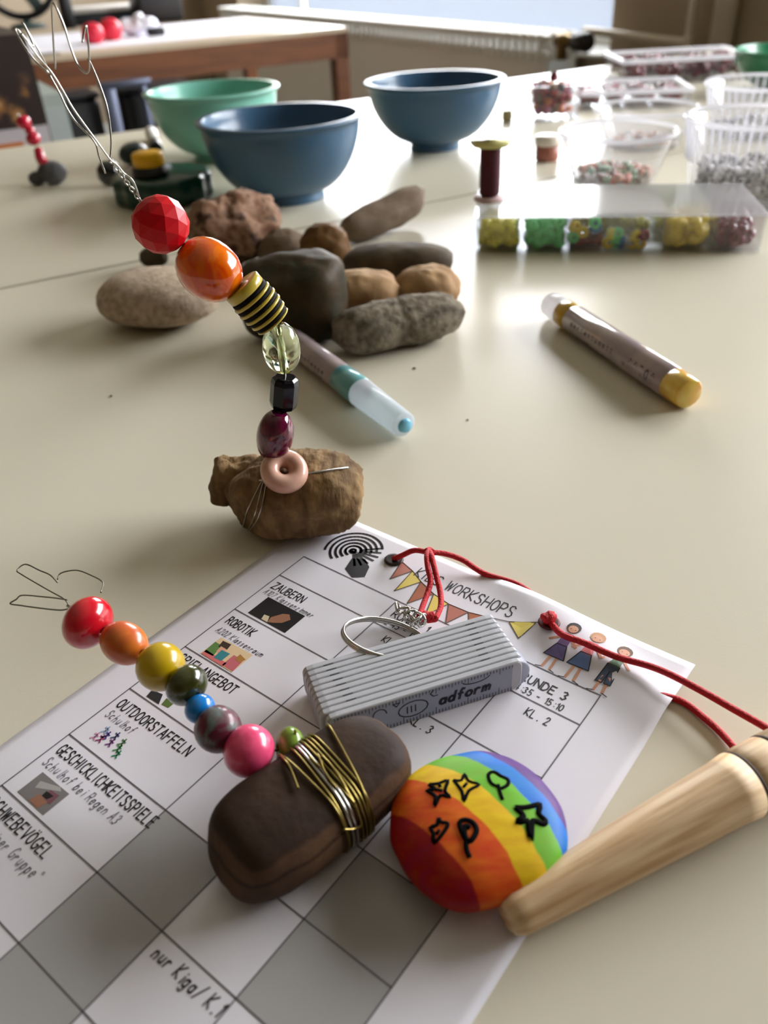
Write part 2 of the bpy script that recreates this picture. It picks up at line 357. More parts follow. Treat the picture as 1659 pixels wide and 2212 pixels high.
for (x, y) in ((1262, 66), (1350, 76), (1450, 88), (1480, 90), (1489, 74), (1497, 20)):
    d = ray(x, y); un = d @ UU; pp.append(C + d * ((WU - .05) / un))
e = pp[-1].copy(); e[2] = CZ; pp.append(e)
obj('heating_pipe', MB().add(*tube(pp, .011, 10)), mat('pipe_paint', (214, 204, 186), .45), cat='pipe', label='cream heating pipe bending up the wall beside the radiator', loc=pp[3])
d = ray(1562, 60); p0 = C + d * ((WU - .03) / (d @ UU)); p0[2] = 0
obj('riser_pipe', MB().add(*lathe([(.028, FZ), (.028, CZ)], 16, p0)), mat('pipe_paint', (214, 204, 186)), cat='pipe', label='thick cream vertical pipe on the wall pier, right of the bent pipe', loc=p0)

# ================================================================== OUR TWO TABLES
M_top = mat('laminate', (217, 211, 192), .27, rgb2=(213, 208, 188), scale=3, spec=.20, bump=.03, bscale=900)
M_edge = mat('table_edge', (96, 84, 70), .5); M_leg = mat('table_leg_steel', (120, 122, 126), .3, .8)
def table(name, label, u0, u1, v0, v1, m, me, ml, t=.025, ap=.07, z=0., legs=.035, inset=.03, edge=.003):
    r = root(name, label, 'table', uv((u0 + u1) / 2, (v0 + v1) / 2, FZ), group=None)
    obj('table_top', MB().add(*ubox(u0, u1, v0, v1, z - t, z), smooth=False), m, r)
    a = MB(); i = inset; w = .02
    for b in ((u0 + i, u1 - i, v0 + i, v0 + i + w), (u0 + i, u1 - i, v1 - i - w, v1 - i), (u0 + i, u0 + i + w, v0 + i, v1 - i), (u1 - i - w, u1 - i, v0 + i, v1 - i)):
        a.add(*ubox(*b, z - t - ap, z - t), smooth=False)
    obj('apron', a, me, r)
    for uu in (u0 + i, u1 - i - legs):
        for vv in (v0 + i, v1 - i - legs):
            obj('leg', MB().add(*bbox(uv(uu + legs / 2, vv + legs / 2, (FZ + z - t) / 2), (legs, legs, z - t - FZ), A, .003), smooth=False), ml, r)
    return r
table('work_table', 'cream laminate table in front carrying the printed sheet and pebbles', -.35, 1.55, -.12, .6135, M_top, M_edge, M_leg)
table('work_table', 'cream laminate table behind the seam, carrying bowls and bead boxes', -.35, 1.55, .6178, 1.164, M_top, M_edge, M_leg)

# ================================================================== FAR WOODEN TABLE AND WHAT IS ON AND UNDER IT
M_wood = mat('beech_stain', (134, 82, 46), .5, rgb2=(108, 64, 36), scale=6, stretch=(1, 1, 8))
M_wtop = mat('beech_top', (214, 196, 170), .3, rgb2=(204, 184, 156), scale=6)
table('wooden_desk', 'brown wooden desk with a deep apron at the back of the room', -.95, 1.206, 2.327, 3.07, M_wtop, M_wood, M_wood, t=.012, ap=.062, legs=.042, inset=.0)
M_paper = mat('white_paper', (232, 231, 240), .55)
def on_desk(px, py): p = P(px, py, 0.); return p
def sheet(pts, z=.001, t=.001):
    vs = [np.array([p[0], p[1], z]) for p in pts] + [np.array([p[0], p[1], z + t]) for p in pts]; n = len(pts)
    return vs, [tuple(range(n))[::-1], tuple(range(n, 2 * n))] + [(i, (i + 1) % n, (i + 1) % n + n, i + n) for i in range(n)]
for i, (u0, u1, v0, v1, z, lab) in enumerate(((.25, 1.17, 2.40, 3.0, .0005, 'big white paper sheet covering the right end of the wooden desk'), (-.05, .45, 2.36, 2.9, .004, 'white paper sheet lying left of the big sheet on the wooden desk'))):
    obj('paper_sheet', MB().add(*ubox(u0, u1, v0, v1, z, z + .003), smooth=False), M_paper, cat='paper', label=lab, loc=uv(u0, v0, z))
def blob(name, px, py, rx, ry, rz, m, label, cat, seed=1, amp=.1, z=0., **k):
    c = P(px, py, z + rz * .7); return obj(name, MB().add(*stone((c[0], c[1], z), rx, ry, rz, A, 2.2, seed, amp, nu=24, nv=16, **k)), m, cat=cat, label=label, loc=(c[0], c[1], z))
M_redp = mat('red_plastic', (205, 30, 55), .4)
blob('red_ball', 202, 80, .028, .025, .026, M_redp, 'left one of two red balls on the wooden desk', 'ball', amp=.02)
blob('red_ball', 240, 72, .030, .026, .028, M_redp, 'right one of two red balls on the wooden desk', 'ball', amp=.02)
blob('crumpled_paper', 298, 66, .05, .04, .022, M_paper, 'crumpled white paper beside the red balls on the desk', 'paper', amp=.5, seed=4)
c = P(338, 76, .005); obj('stapler', MB().add(*bbox((c[0], c[1], .014), (.05, .025, .02), A, .006)), M_dark, cat='stapler', label='small black stapler on the wooden desk near the crumpled paper', loc=(c[0], c[1], 0))
# white tray on a dark case
c = P(235, 48, .0); r = root('document_tray', 'white topped dark tray on the desk behind the red balls', 'tray', (c[0], c[1], 0))
obj('tray_body', MB().add(*bbox((c[0], c[1], .018), (.27, .2, .035), A, .006)), mat('slate_plastic', (40, 48, 56), .4), r)
obj('tray_lid', MB().add(*bbox((c[0], c[1], .043), (.28, .21, .014), A, .004)), mat('ivory_plastic', (222, 220, 214), .4), r)
c = P(342, 47, .0); r = root('black_case', 'black upright case standing on the wooden desk behind the papers', 'case', (c[0], c[1], 0))
obj('case_body', MB().add(*bbox((c[0], c[1], .13), (.15, .12, .26), A, .012)), M_dark, r)
obj('handle', MB().add(*tube([c + UU * -.04 + [0, 0, .26], c + UU * -.035 + [0, 0, .285], c + UU * .035 + [0, 0, .285], c + UU * .04 + [0, 0, .26]], .006, 8)), M_dark, r)
# black monitor foot with curved arm, grey keyboard tray, bits left
c = P(62, 62, .0); r = root('desk_fan', 'black round framed fan standing on the desk at the upper left', 'fan', (c[0], c[1], 0))
obj('base', MB().add(*lathe([(.06, 0), (.062, .006), (.05, .014), (.012, .02), (.01, .03)], 28, (c[0], c[1], 0))), mat('teal_grey', (74, 92, 90), .4), r)
cc = c + np.array([0, 0, .15]); x, y, a = frame_from(C - cc)
ring = [cc + (x * math.cos(t) + y * math.sin(t)) * .115 for t in np.linspace(0, 2 * math.pi, 24, endpoint=False)]
obj('guard', MB().add(*tube(ring, .012, 8, True)), M_dark, r)
obj('stem', MB().add(*tube([c + [0, 0, .02], cc - [0, 0, .11]], .011, 8, sm=False)), M_dark, r)
hb = MB().add(*lathe([(.0, -.02), (.028, -.02), (.032, 0), (.02, .02), (0, .022)], 20, cc, a))
for k in range(4):
    t = math.pi / 2 * k + .5; b = cc + (x * math.cos(t) + y * math.sin(t)) * .065; hb.add(*bbox((0, 0, 0), (.08, .04, .004), 0, .002))
    n0 = len(hb.v) - len(bbox((0, 0, 0), (.08, .04, .004), 0, .002)[0]); d1 = x * math.cos(t) + y * math.sin(t); d2 = -x * math.sin(t) + y * math.cos(t)
    for q in range(n0, len(hb.v)): p = hb.v[q]; hb.v[q] = tuple(b + d1 * p[0] + d2 * p[1] + a * p[2])
obj('blades', hb, mat('teal_grey', (74, 92, 90)), r)
c = P(152, 62, .0); obj('black_bottle', MB().add(*lathe([(.0, 0), (.02, 0), (.022, .004), (.022, .13), (.012, .16), (.012, .19), (0, .192)], 20, (c[0], c[1], 0))), M_dark, cat='bottle', label='slim black bottle standing on the desk left of the tray', loc=(c[0], c[1], 0))

# black waste bins and a steel trestle under the wooden desk
M_blk = mat('black_bin_plastic', (16, 15, 16), .6); M_steel = mat('grey_steel', (96, 102, 120), .35, .7)
def on_v(px, v, py=230):
    d = ray(px, py); return (C + d * (v / (d @ VV))) @ UU
for (xa, xb, lab) in ((92, 222, 'left tall black bin under the wooden desk'), (262, 420, 'right tall black bin under the wooden desk, beside the mint bowl')):
    v = 2.20; ua, ub = on_v(xa, v), on_v(xb, v); r = root('black_bin', lab, 'bin', uv((ua + ub) / 2, v + .12, FZ))
    zt2 = -.085; obj('bin_body', MB().add(*bbox(uv((ua + ub) / 2, v + .055, (FZ + zt2) / 2), (ub - ua - .006, .105, zt2 - FZ), A, .012)), M_blk, r)
    obj('bin_lid', MB().add(*bbox(uv((ua + ub) / 2, v + .055, zt2 + .0065), (ub - ua, .112, .012), A, .004)), mat('dark_lid', (30, 30, 34), .5), r)
r = root('steel_trestle', 'grey steel trestle with two uprights under the wooden desk between the black bins', 'trestle', uv(on_v(240, 2.17), 2.17, FZ))
for px, w_ in ((241, .016), (316, .008)):
    u = on_v(px, 2.17); obj('leg', MB().add(*bbox(uv(u, 2.17, (FZ - .06) / 2), (w_ * 2, .02, -.06 - FZ), A, .004)), M_steel, r)
ua, ub = on_v(241, 2.17), on_v(316, 2.17)
obj('crossbar', MB().add(*bbox(uv((ua + ub) / 2, 2.17, -.058), (ub - ua + .04, .022, .016), A, .003)), M_steel, r)
# printed carton at the left edge, on the floor between the tables
d = ray(28, 160); t = 1.62 / (d @ VV); p = C + d * t; u = p @ UU; z_t = at(12, 76, p[1])[2]
r = root('printed_carton', 'tall dark printed cardboard carton at the left edge behind the table', 'carton', uv(u - .11, 1.66, FZ))
M_cart = mat('carton_print', (40, 26, 20), .5, rgb2=(150, 104, 50), scale=26, detail=4, lo=.5, hi=.66, ramp=((.56, (70, 48, 34)), (.72, (170, 150, 130))))
obj('carton_body', MB().add(*ubox(u - .25, u + .035, 1.62, 1.9, FZ, z_t), smooth=False), M_cart, r)
obj('lower_panel', MB().add(*ubox(u - .252, u + .032, 1.612, 1.62, FZ, z_t - .135), smooth=False), mat('grey_card', (176, 170, 172), .7), r)
obj('orange_strip', MB().add(*ubox(u - .252, u - .015, 1.606, 1.612, FZ, z_t - .155), smooth=False), mat('orange_card', (176, 96, 20), .7), r)
r = root('grey_folder', 'pale grey plastic folder standing upright beside the printed carton', 'folder', uv(u + .08, 1.9, FZ))
obj('folder_body', MB().add(*ubox(u + .042, u + .085, 1.7, 1.95, FZ, z_t - .10), smooth=False), mat('pale_grey_plastic', (150, 160, 152), .5), r)
obj('folder_spine', MB().add(*ubox(u + .046, u + .081, 1.696, 1.70, FZ + .05, z_t - .12), smooth=False), mat('pale_grey_card', (160, 168, 165), .5), r)
# ================================================================== BOWLS
def bowl(px, py, rf, rimw, h, m, mi, label, name='mixing_bowl', z0=0., group='bowls'):
    q = P(px, py, z0); d = (q - C) * np.array([1, 1, 0]); d /= np.linalg.norm(d); c = q + d * rf; Rr = rimw
    prof = [(rf, 0), (rf * .99, .0015), (rf * .96, .007)]
    N = 12
    for i in range(N + 1):
        t = i / N; prof.append((rf * .97 + (Rr - rf * .97) * math.sin(t * math.pi / 2) ** .90, .0075 + (h - .0095) * (1 - math.cos(t * math.pi / 2)) ** .80))
    prof[0] = (rf * 1.0, 0)
    prof += [(Rr + .003, h - .003), (Rr + .0042, h - .001), (Rr + .003, h), (Rr - .002, h)]
    inn = []
    for i in range(N + 1):
        t = i / N; inn.append(((Rr - .003) * math.sin(t * math.pi / 2) ** .8 if t > 0 else 0, .013 + (h - .015) * (1 - math.cos(t * math.pi / 2)) ** .8))
    inn = [(max(0, r), hh) for r, hh in inn][::-1]
    r = root(name, label, 'bowl', (c[0], c[1], z0), group=group)
    obj('bowl_body', MB().add(*lathe([(0, .004), (rf * .9, .004), (rf * .92, 0)] + prof, 72, (c[0], c[1], z0), capit=False)), m, r)
    obj('bowl_inside', MB().add(*lathe([(Rr - .002, h)] + inn, 72, (c[0], c[1], z0), capit=False)), mi, r)
    return c
M_blue = mat('blue_melamine', (64, 98, 126), .3, coat=.15, spec=.4); M_mint = mat('mint_melamine', (126, 190, 172), .3, coat=.15, spec=.4)
M_green = mat('green_melamine', (44, 132, 92), .3, coat=.5)
bowl(625, 446, .033, .0685, .0672, M_blue, M_blue, 'front blue mixing bowl on the table behind the stone pile')
bowl(940, 330, .027, .0700, .0664, M_blue, M_blue, 'rear blue mixing bowl, standing apart to the right')
bowl(480, 352, .029, .0675, .0680, M_mint, M_mint, 'mint green mixing bowl behind the front blue bowl')

# ================================================================== STONE PILE
def rock(name, px, py, w, dpt, h, label, m, yaw=0., e=2.2, seed=0, amp=.06, z=0., group='stones in the pile', **k):
    """px, py: centre of the stone in view; w, dpt, h in mm"""
    c = P(px, py, z + h / 2000.)
    return obj(name, MB().add(*stone((c[0], c[1], z), w / 2000., dpt / 2000., h / 2000., math.radians(yaw), e, seed, amp, **k)), m, cat='stone', label=label, group=group, loc=(c[0], c[1], z))
M_pale = mat('pale_stone', spec=.18, rgb=(196, 178, 156), rough=.85, rgb2=(160, 142, 122), scale=260, detail=4, bump=.5, bscale=500)
M_rust = mat('rusty_stone', spec=.18, rgb=(112, 78, 58), rough=.7, rgb2=(62, 42, 32), scale=95, bump=.7, bscale=200, ramp=((.5, (150, 118, 96)),))
M_olive = mat('olive_dark_stone', spec=.18, rgb=(66, 50, 30), rough=.6, rgb2=(44, 42, 26), scale=80, bump=.4, bscale=250)
M_brown = mat('brown_stone', spec=.18, rgb=(116, 84, 48), rough=.6, rgb2=(88, 62, 36), scale=60, bump=.3, bscale=300)
M_greyb = mat('grey_brown_stone', spec=.18, rgb=(104, 88, 72), rough=.8, rgb2=(128, 112, 96), scale=50, bump=.5, bscale=300)
M_dkgrey = mat('dark_grey_stone', spec=.18, rgb=(92, 80, 64), rough=.7, rgb2=(72, 62, 50), scale=60, bump=.4, bscale=300)
M_tan = mat('tan_stone', spec=.18, rgb=(178, 146, 108), rough=.75, rgb2=(146, 112, 78), scale=50, bump=.4, bscale=300)
M_grey = mat('grey_stone', spec=.18, rgb=(146, 136, 120), rough=.9, rgb2=(92, 84, 72), scale=190, detail=6, bump=.9, bscale=260)
rock('pebble', 345, 640, 75, 60, 30, 'large pale flat oval pebble at the left of the pile', M_pale, -8, 2.3, 1, .03)
rock('pebble', 332, 556, 20, 16, 14, 'small dark pebble peeking out behind the pale oval one', M_dkgrey, 0, 2.2, 2, .08)
rock('rough_stone', 505, 505, 66, 42, 42, 'rough rusty brown stone at the back left of the pile', M_rust, 15, 2.6, 3, .22, rough=.05, planes=(((.3, -.6, .7), .019), ((-.8, 0, .5), .028)))
rock('pebble', 610, 535, 40, 30, 24, 'grey brown pebble right of the rusty stone', M_greyb, -20, 2.2, 5, .1)
rock('angular_stone', 640, 645, 62, 44, 46, 'big dark olive angular stone in the middle of the pile', M_olive, 12, 4.0, 6, .05, planes=(((-.2, -.35, .9), .0205), ((.75, -.6, .1), .026), ((-.5, -.9, -.1), .020)))
rock('pebble', 702, 537, 34, 30, 32, 'round brown pebble leaning on the dark angular stone', M_brown, 0, 2.2, 7, .08, z=.002)
rock('long_stone', 826, 471, 82, 25, 22, 'long pointed grey stone at the back right of the pile', M_greyb, 42, 2.8, 8, .08, pitch=-.10, bump=(((1, .1, .2), .008, .06),), planes=(((0, -.4, .9), .0085),))
rock('pebble', 858, 566, 70, 34, 22, 'dark smooth flat pebble above the two tan pebbles', M_dkgrey, -6, 2.5, 9, .06, z=.008)
rock('pebble', 778, 640, 50, 40, 28, 'tan pebble with a small hole, front of the pile', M_tan, -6, 2.3, 10, .1, bump=(((-.5, -.7, .45), -.0045, .012),))
rock('pebble', 922, 628, 40, 36, 27, 'tan pebble at the right end of the pile', M_tan, -10, 2.3, 11, .1)
rock('rough_stone', 862, 700, 80, 28, 24, 'rough grey stone lying at the front of the pile', M_grey, 22, 3.0, 12, .14, rough=.05, planes=(((.0, -.7, .7), .0125), ((-.8, -.5, 0), .03)))

# ================================================================== BEAD FIGURES
M_wire = mat('silver_wire', (190, 188, 182), .22, 1.0); M_gold = mat('gold_wire', (150, 132, 74), .3, 1.0)
def bead(r, c, axis, rad, ln, m, kind='oval', label=None, seg=32, hole=.0016):
    pr = []; n = 12; h2 = ln / 2; t0 = math.asin(min(.9, hole / rad))
    if kind == 'oval':
        for i in range(n + 1):
            t = t0 + (math.pi - 2 * t0) * i / n; pr.append((rad * math.sin(t) ** .92, -h2 * math.cos(t) / math.cos(t0)))
        pr += [(hole * .6, h2 * .9), (hole * .6, -h2 * .9)]
        vf = lathe(pr, seg, c, axis, closed=True); return obj('bead', MB().add(*vf), m, r, label)
    if kind == 'facet':
        n = 7; seg = 10
        for i in range(n + 1):
            t = t0 + (math.pi - 2 * t0) * i / n; pr.append((rad * math.sin(t) ** .9, -h2 * math.cos(t)))
        vs, f = lathe(pr, seg, c, axis); vs2 = []; x, y, a = frame_from(axis); c = np.array(c, float)
        mb = MB(); k = seg
        # twist alternate rings by half a facet for diamond facets
        for ri in range(n + 1):
            for i in range(seg):
                t = 2 * math.pi * (i + .5 * (ri % 2)) / seg; vs2.append(c + a * pr[ri][1] + x * pr[ri][0] * math.cos(t) + y * pr[ri][0] * math.sin(t))
        ff = []
        for ri in range(n):
            for i in range(seg):
                j = (i + 1) % seg
                if ri % 2 == 0: ff += [(ri * k + i, ri * k + j, (ri + 1) * k + i), (ri * k + j, (ri + 1) * k + j, (ri + 1) * k + i)]
                else: ff += [(ri * k + i, ri * k + j, (ri + 1) * k + j), (ri * k + i, (ri + 1) * k + j, (ri + 1) * k + i)]
        ff += [tuple(range(k))[::-1], tuple(n * k + i for i in range(k))]
        return obj('bead', MB().add(vs2, ff, smooth=False), m, r, label)
    if kind == 'barrel':
        pr = [(hole, -h2), (rad * .72, -h2), (rad * .92, -h2 * .88), (rad, -h2 * .62), (rad, h2 * .62), (rad * .92, h2 * .88), (rad * .72, h2), (hole, h2)]
        vs, f = lathe(pr, 8, c, axis); return obj('bead', MB().add(vs, f, smooth=False), m, r, label)
    if kind == 'disc':
        for i in range(17):
            t = 2 * math.pi * i / 16; pr.append((rad - h2 + h2 * math.cos(t), h2 * math.sin(t)))
        return obj('bead', MB().add(*lathe(pr[:-1], 40, c, axis, closed=True)), m, r, label)

# ---- the tall figure: caterpillar of beads rising from a rough rock
M_rock = mat('schist', spec=.18, rgb=(150, 122, 84), rough=.8, rgb2=(84, 64, 44), scale=110, detail=10, lo=.3, hi=.72, dist=.6, bump=.8, bscale=240, ramp=((.5, (120, 96, 66)),), stretch=(1.6, .5, .7))
M_red = mat('red_bead', (196, 0, 18), .42, spec=.3); M_orange = mat('orange_marbled', (208, 62, 0), .14, rgb2=(234, 116, 6), scale=120, dist=2., coat=1., stretch=(1, 1, .35))
M_yel = mat('yellow_ceramic', (190, 168, 52), .3, coat=.5); M_blackring = mat('black_stripe', (12, 9, 8), .7, spec=.15)
M_lime = mat('lime_crystal', (230, 240, 204), .02, trans=1., ior=1.45); M_navy = mat('navy_facet', (4, 5, 16), .08, spec=.4)
M_plum = mat('plum_glass', (116, 14, 60), .1, rgb2=(70, 6, 40), scale=90, coat=1., dist=3.); M_pink = mat('pale_pink_stone', (222, 178, 158), .3, rgb2=(202, 152, 130), scale=160, coat=.3)
yR = .2585
rc = P(610, 1082, .012)
t1 = root('bead_figure', 'tall curved bead caterpillar on a brown rock, its wire feelers rising to the upper left', 'bead figure', (rc[0], rc[1], 0))
rock1 = stone((rc[0] + .003, rc[1] - .001, 0), .0272, .0175, .0145, math.radians(-4), 3.4, 21, .06, 2.2, rough=.026,
    planes=(((-.15, -.55, .83), .0150), ((-.75, -.65, -.25), .0185), ((.1, -.8, -.35), .0165), ((-.55, .2, .8), .0178)), nu=128, nv=84)
kc = P(506, 1034, .016); knob = stone((kc[0], kc[1], .0055), .0130, .0078, .0090, .15, 3.0, 27, .16, 2.2, rough=.03, planes=(((-.9, 0, .3), .0085),), nu=56, nv=36)
obj('rock', MB().add(*rock1).add(*knob), M_rock, t1); tr1 = bvh(rock1)
ch = [((614, 1018), .0, 8.6, 7.0, 'disc', M_pink, 'pale pink speckled disc bead'), ((594, 941), 0, 6.6, 19.5, 'oval', M_plum, 'dark plum oval bead'), ((614, 848), 0, 4.9, 12.2, 'barrel', M_navy, 'black navy faceted bead'),
      ((608, 752), 0, 6.4, 17.5, 'oval', M_lime, 'clear lime green bead'), ((556, 656), 0, 7.4, 15, 'stripe', M_yel, 'yellow bead with black stripes'), ((452, 583), 0, 9.6, 21.5, 'oval', M_orange, 'glossy marbled orange oval bead'), ((347, 485), 0, 8.9, 17.0, 'facet', M_red, 'red faceted bead')]
cen = [at(px, py, yR - (.010 if i == 0 else .004 if i == 1 else 0)) for i, ((px, py), *_) in enumerate(ch)]
axs = [np.array([.22, -.50, .84]), at(585, 1000, yR) - at(605, 885, yR), at(611, 885, yR) - at(617, 805, yR), at(612, 800, yR) - at(600, 705, yR), at(600, 705, yR) - at(520, 615, yR), at(500, 620, yR) - at(402, 548, yR), at(385, 528, yR) - at(305, 435, yR)]
for i, ((pp_, _, rad, ln, kind, m, lab), c, ax) in enumerate(zip(ch, cen, axs)):
    rad /= 1000; ln /= 1000; ax = -np.array(ax)
    if kind == 'stripe':
        b = bpy.data.objects.new('bead', None)
        x, y, a = frame_from(ax); n = 9; mb = MB(); h = -ln / 2; hs = []
        ls = [.0008, .0014, .0012, .0014, .0012, .0014, .0012, .0014, .0012, .0014, .0034]; tot = sum(ls); pr = []; h = -tot / 2
        col.objects.remove(b) if b.name in col.objects else None
        core = None
        for k, l in enumerate(ls):
            rr = rad * (.86 + .14 * math.sin(math.pi * (h + l / 2 + tot / 2) / tot)); dark = k % 2 == 1
            rr *= .955 if dark else 1
            vf = lathe([(.001, h), (rr - .0004, h), (rr, h + .0003), (rr, h + l - .0003), (rr - .0004, h + l), (.001, h + l)], 40, c, ax)
            if core is None: core = obj('bead', MB().add(*vf), M_yel, t1, 'yellow bead with black stripes')
            else: obj('stripe_ring', MB().add(*vf), M_blackring if dark else M_yel, core)
            h += l
    else: bead(t1, c, ax, rad, ln, m, kind, lab)
top = at(302, 432, yR)
wp = [cen[1], cen[2], cen[3], (cen[3] + cen[4]) / 2, cen[4], cen[5], cen[6], top]
obj('core_wire', MB().add(*tube(wp, .0006, 8)), M_wire, t1)
def W1(pts, dy=0., r=.00027):
    n = len(pts); return MB().add(*tube([at(x, y, yR + dy * i / max(1, n - 1)) for i, (x, y) in enumerate(pts)], r, 8))
feel = [([(303, 434), (294, 412), (283, 388), (262, 368), (245, 350), (238, 343)], 0.), ([(303, 432), (288, 392), (268, 375), (254, 358), (238, 345), (205, 300), (160, 238), (135, 195), (112, 158), (84, 125), (62, 95), (38, 64), (36, 72), (70, 125), (105, 158)], -.012),
    ([(105, 158), (128, 200), (145, 235), (165, 265), (190, 290), (207, 312), (214, 338), (228, 375)], .0), ([(105, 152), (85, 112), (50, 52), (56, 62), (72, 98), (62, 92), (45, 72)], -.01),
    ([(238, 345), (240, 300), (232, 235), (214, 180), (196, 138), (190, 128)], .008), ([(120, 150), (116, 100), (113, 40), (112, 8), (120, 14), (138, 55), (150, 95), (165, 135), (182, 156), (192, 152), (192, 110), (186, 55), (180, 80), (178, 92)], -.008)]
for i, (pl, dy) in enumerate(feel): obj('feeler_wire', W1(pl, dy), M_wire, t1)
tw = MB(); a0 = at(303, 434, yR); b0 = at(238, 345, yR); x, y, a = frame_from(b0 - a0)
for s in (0, math.pi): tw.add(*tube([a0 + (b0 - a0) * k / 20 + (x * math.cos(k * .9 + s) + y * math.sin(k * .9 + s)) * .0005 for k in range(21)], .00025, 6, n=2))
obj('twisted_wire', tw, M_wire, t1)
# wire strands wound round the rock under the disc
def wrap(tree, o, a, b, r, lift=1., n=30):
    u = a - o; u /= np.linalg.norm(u); w = (b - o) - u * ((b - o) @ u); w /= np.linalg.norm(w); pts = []
    for k in range(n):
        t = 2 * math.pi * k / n; d = u * math.cos(t) + w * math.sin(t); h = tree.ray_cast(Vector(o), Vector(d))
        if h[0] is None: continue
        pts.append(np.array(h[0]) + d * r * lift); pts[-1][2] = max(pts[-1][2], r * 1.02)
    return tube(pts, r, 6, True, n=2)
o1 = np.array([rc[0] - .010, rc[1], .013])
for pa, pb in (((560, 1050), (530, 1120)), ((566, 1050), (545, 1125)), ((572, 1060), (552, 1128))):
    ha, hb_ = hit(tr1, *pa), hit(tr1, *pb)
    if ha and hb_: obj('binding_wire', MB().add(*wrap(tr1, o1, ha[0], hb_[0], .00028)), M_wire, t1)
w0 = hit(tr1, 668, 1030); w1_ = hit(tr1, 752, 1013)
if w0 and w1_:
    pts = []
    for k in range(9):
        h = hit(tr1, 560 + (752 - 560) * k / 8, 1040 - 28 * k / 8); 
        if h: pts.append(h[0] + h[1] * .0004)
    obj('binding_wire', MB().add(*tube(pts, .0004, 6)), M_wire, t1)
# ================================================================== PRINTED SHEET
ya = math.radians(-39.54); PO = np.array([-.0316, .3806, 0]) * K
E1 = np.array([math.cos(ya), math.sin(ya), 0]); E2 = np.array([math.sin(ya), -math.cos(ya), 0])
def lift(u, v):     # the sheet rides over the red cord that runs beneath it (mm of the A4 grid)
    ax, ay, bx, by = 121., -4., 214., 36.; dx, dy = bx - ax, by - ay; t = ((u - ax) * dx + (v - ay) * dy) / (dx * dx + dy * dy)
    t = max(0, min(1, t)); q = math.hypot(u - ax - t * dx, v - ay - t * dy)
    return .00022 + .00215 * math.exp(-(q / 13.) ** 2)
def pg(u, v, z=.00006): return PO + E1 * (u * K / 1000) + E2 * (v * K / 1000) + np.array([0, 0, lift(u, v) + z])
ws = root('worksheet', 'printed workshop timetable sheet lying across the front table', 'paper', PO)
nu_, nv_ = 54, 76; vs = [pg(210 * i / nu_, 297 * j / nv_, 0) for j in range(nv_ + 1) for i in range(nu_ + 1)]
L_ = len(vs); vs += [p - np.array([0, 0, .00018]) for p in vs]; fs = []
for j in range(nv_):
    for i in range(nu_):
        a = j * (nu_ + 1) + i; fs += [(a, a + nu_ + 1, a + nu_ + 2, a + 1), (a + L_, a + 1 + L_, a + nu_ + 2 + L_, a + nu_ + 1 + L_)]
for i in range(nu_): fs += [(i, i + 1, i + 1 + L_, i + L_), (nv_ * (nu_ + 1) + i + 1, nv_ * (nu_ + 1) + i, nv_ * (nu_ + 1) + i + L_, nv_ * (nu_ + 1) + i + 1 + L_)]
for j in range(nv_): a = j * (nu_ + 1); b = a + nu_ + 1; fs += [(b, a, a + L_, b + L_), (a + nu_, b + nu_, b + nu_ + L_, a + nu_ + L_)]
obj('paper', MB().add(vs, fs), mat('copy_paper', (226, 224, 232), .55, bump=.03, bscale=600), ws)
INK = mat('black_print', (34, 32, 36), .6); GINK = mat('grey_handwriting', (140, 136, 146), .7); LINE = mat('table_line', (92, 88, 94), .6); GREY = mat('grey_cell_print', (168, 167, 167), .6)
cs = [18.3, 79.3, 114.2, 149.0, 185.1]; rs = [40, 58.4, 89.8, 121.2, 152.7, 183.5, 214.1, 244.6, 275.4]
gl = []
for x in cs: gl.append([(x, rs[0] if x in (cs[0], cs[1], cs[2], cs[3], cs[4]) else 0), (x, rs[-1])])
for y in rs: gl.append([(cs[0], y), (cs[4], y)])
obj('table_lines', ribbons(gl, .55, lambda u, v: pg(u, v, .00009)), LINE, ws)
def quad(u0, v0, u1, v1, z, n=4):
    mb = MB()
    for i in range(n):
        for j in range(n):
            a, b = u0 + (u1 - u0) * i / n, u0 + (u1 - u0) * (i + 1) / n; c, d = v0 + (v1 - v0) * j / n, v0 + (v1 - v0) * (j + 1) / n
            mb.add([pg(a, c, z), pg(a, d, z), pg(b, d, z), pg(b, c, z)], [(0, 1, 2, 3)], smooth=False)
    return mb
for (i, j) in ((1, 5), (1, 6), (1, 7), (3, 4), (3, 5), (3, 7)): obj('grey_cell', quad(cs[i], rs[j], cs[i + 1], rs[j + 1], .00004), GREY, ws)
def poly(pts, z, m, name, mb=None):
    n = len(pts); c = (sum(p[0] for p in pts) / n, sum(p[1] for p in pts) / n); mb = mb or MB()
    mb.add([pg(*c, z)] + [pg(*p, z) for p in pts], [(0, (i + 1) % n + 1, i + 1) for i in range(n)], smooth=False); return mb
def ptext(s, x, y, cap, adv, w, wd, m, name, slant=0., jit=0., rot=0.):
    ls = text_lines(s, 0, 0, cap, adv, w, slant, len(s), jit); cr, sr = math.cos(rot), math.sin(rot)
    ls = [[(x + px * cr - (-py) * sr, y + px * sr + (-py) * cr) for px, py in pl] for pl in ls]
    return obj(name, ribbons(ls, wd, lambda u, v: pg(u, v, .00010)), m, ws)
ptext('KIDS WORKSHOPS', 74.5, 20, 7.2, 4.25, 3.2, .62, INK, 'title')
for s, y, adv in (('ZAUBERN', 68.2, 3.0), ('ROBOTIK', 99.2, 2.65), ('SPIELANGEBOT', 129.2, 3.15), ('OUTDOORSTAFFELN', 162.6, 3.05), ('GESCHICKLICHKEITSSPIELE', 192.2, 2.78), ('SCHWEBEVÖGEL', 222.6, 3.25), ('BALLSPIELE', 253, 3.0)):
    ptext(s, 21.5, y, 4.9, adv, adv * .74, .62, INK, 'row_heading')
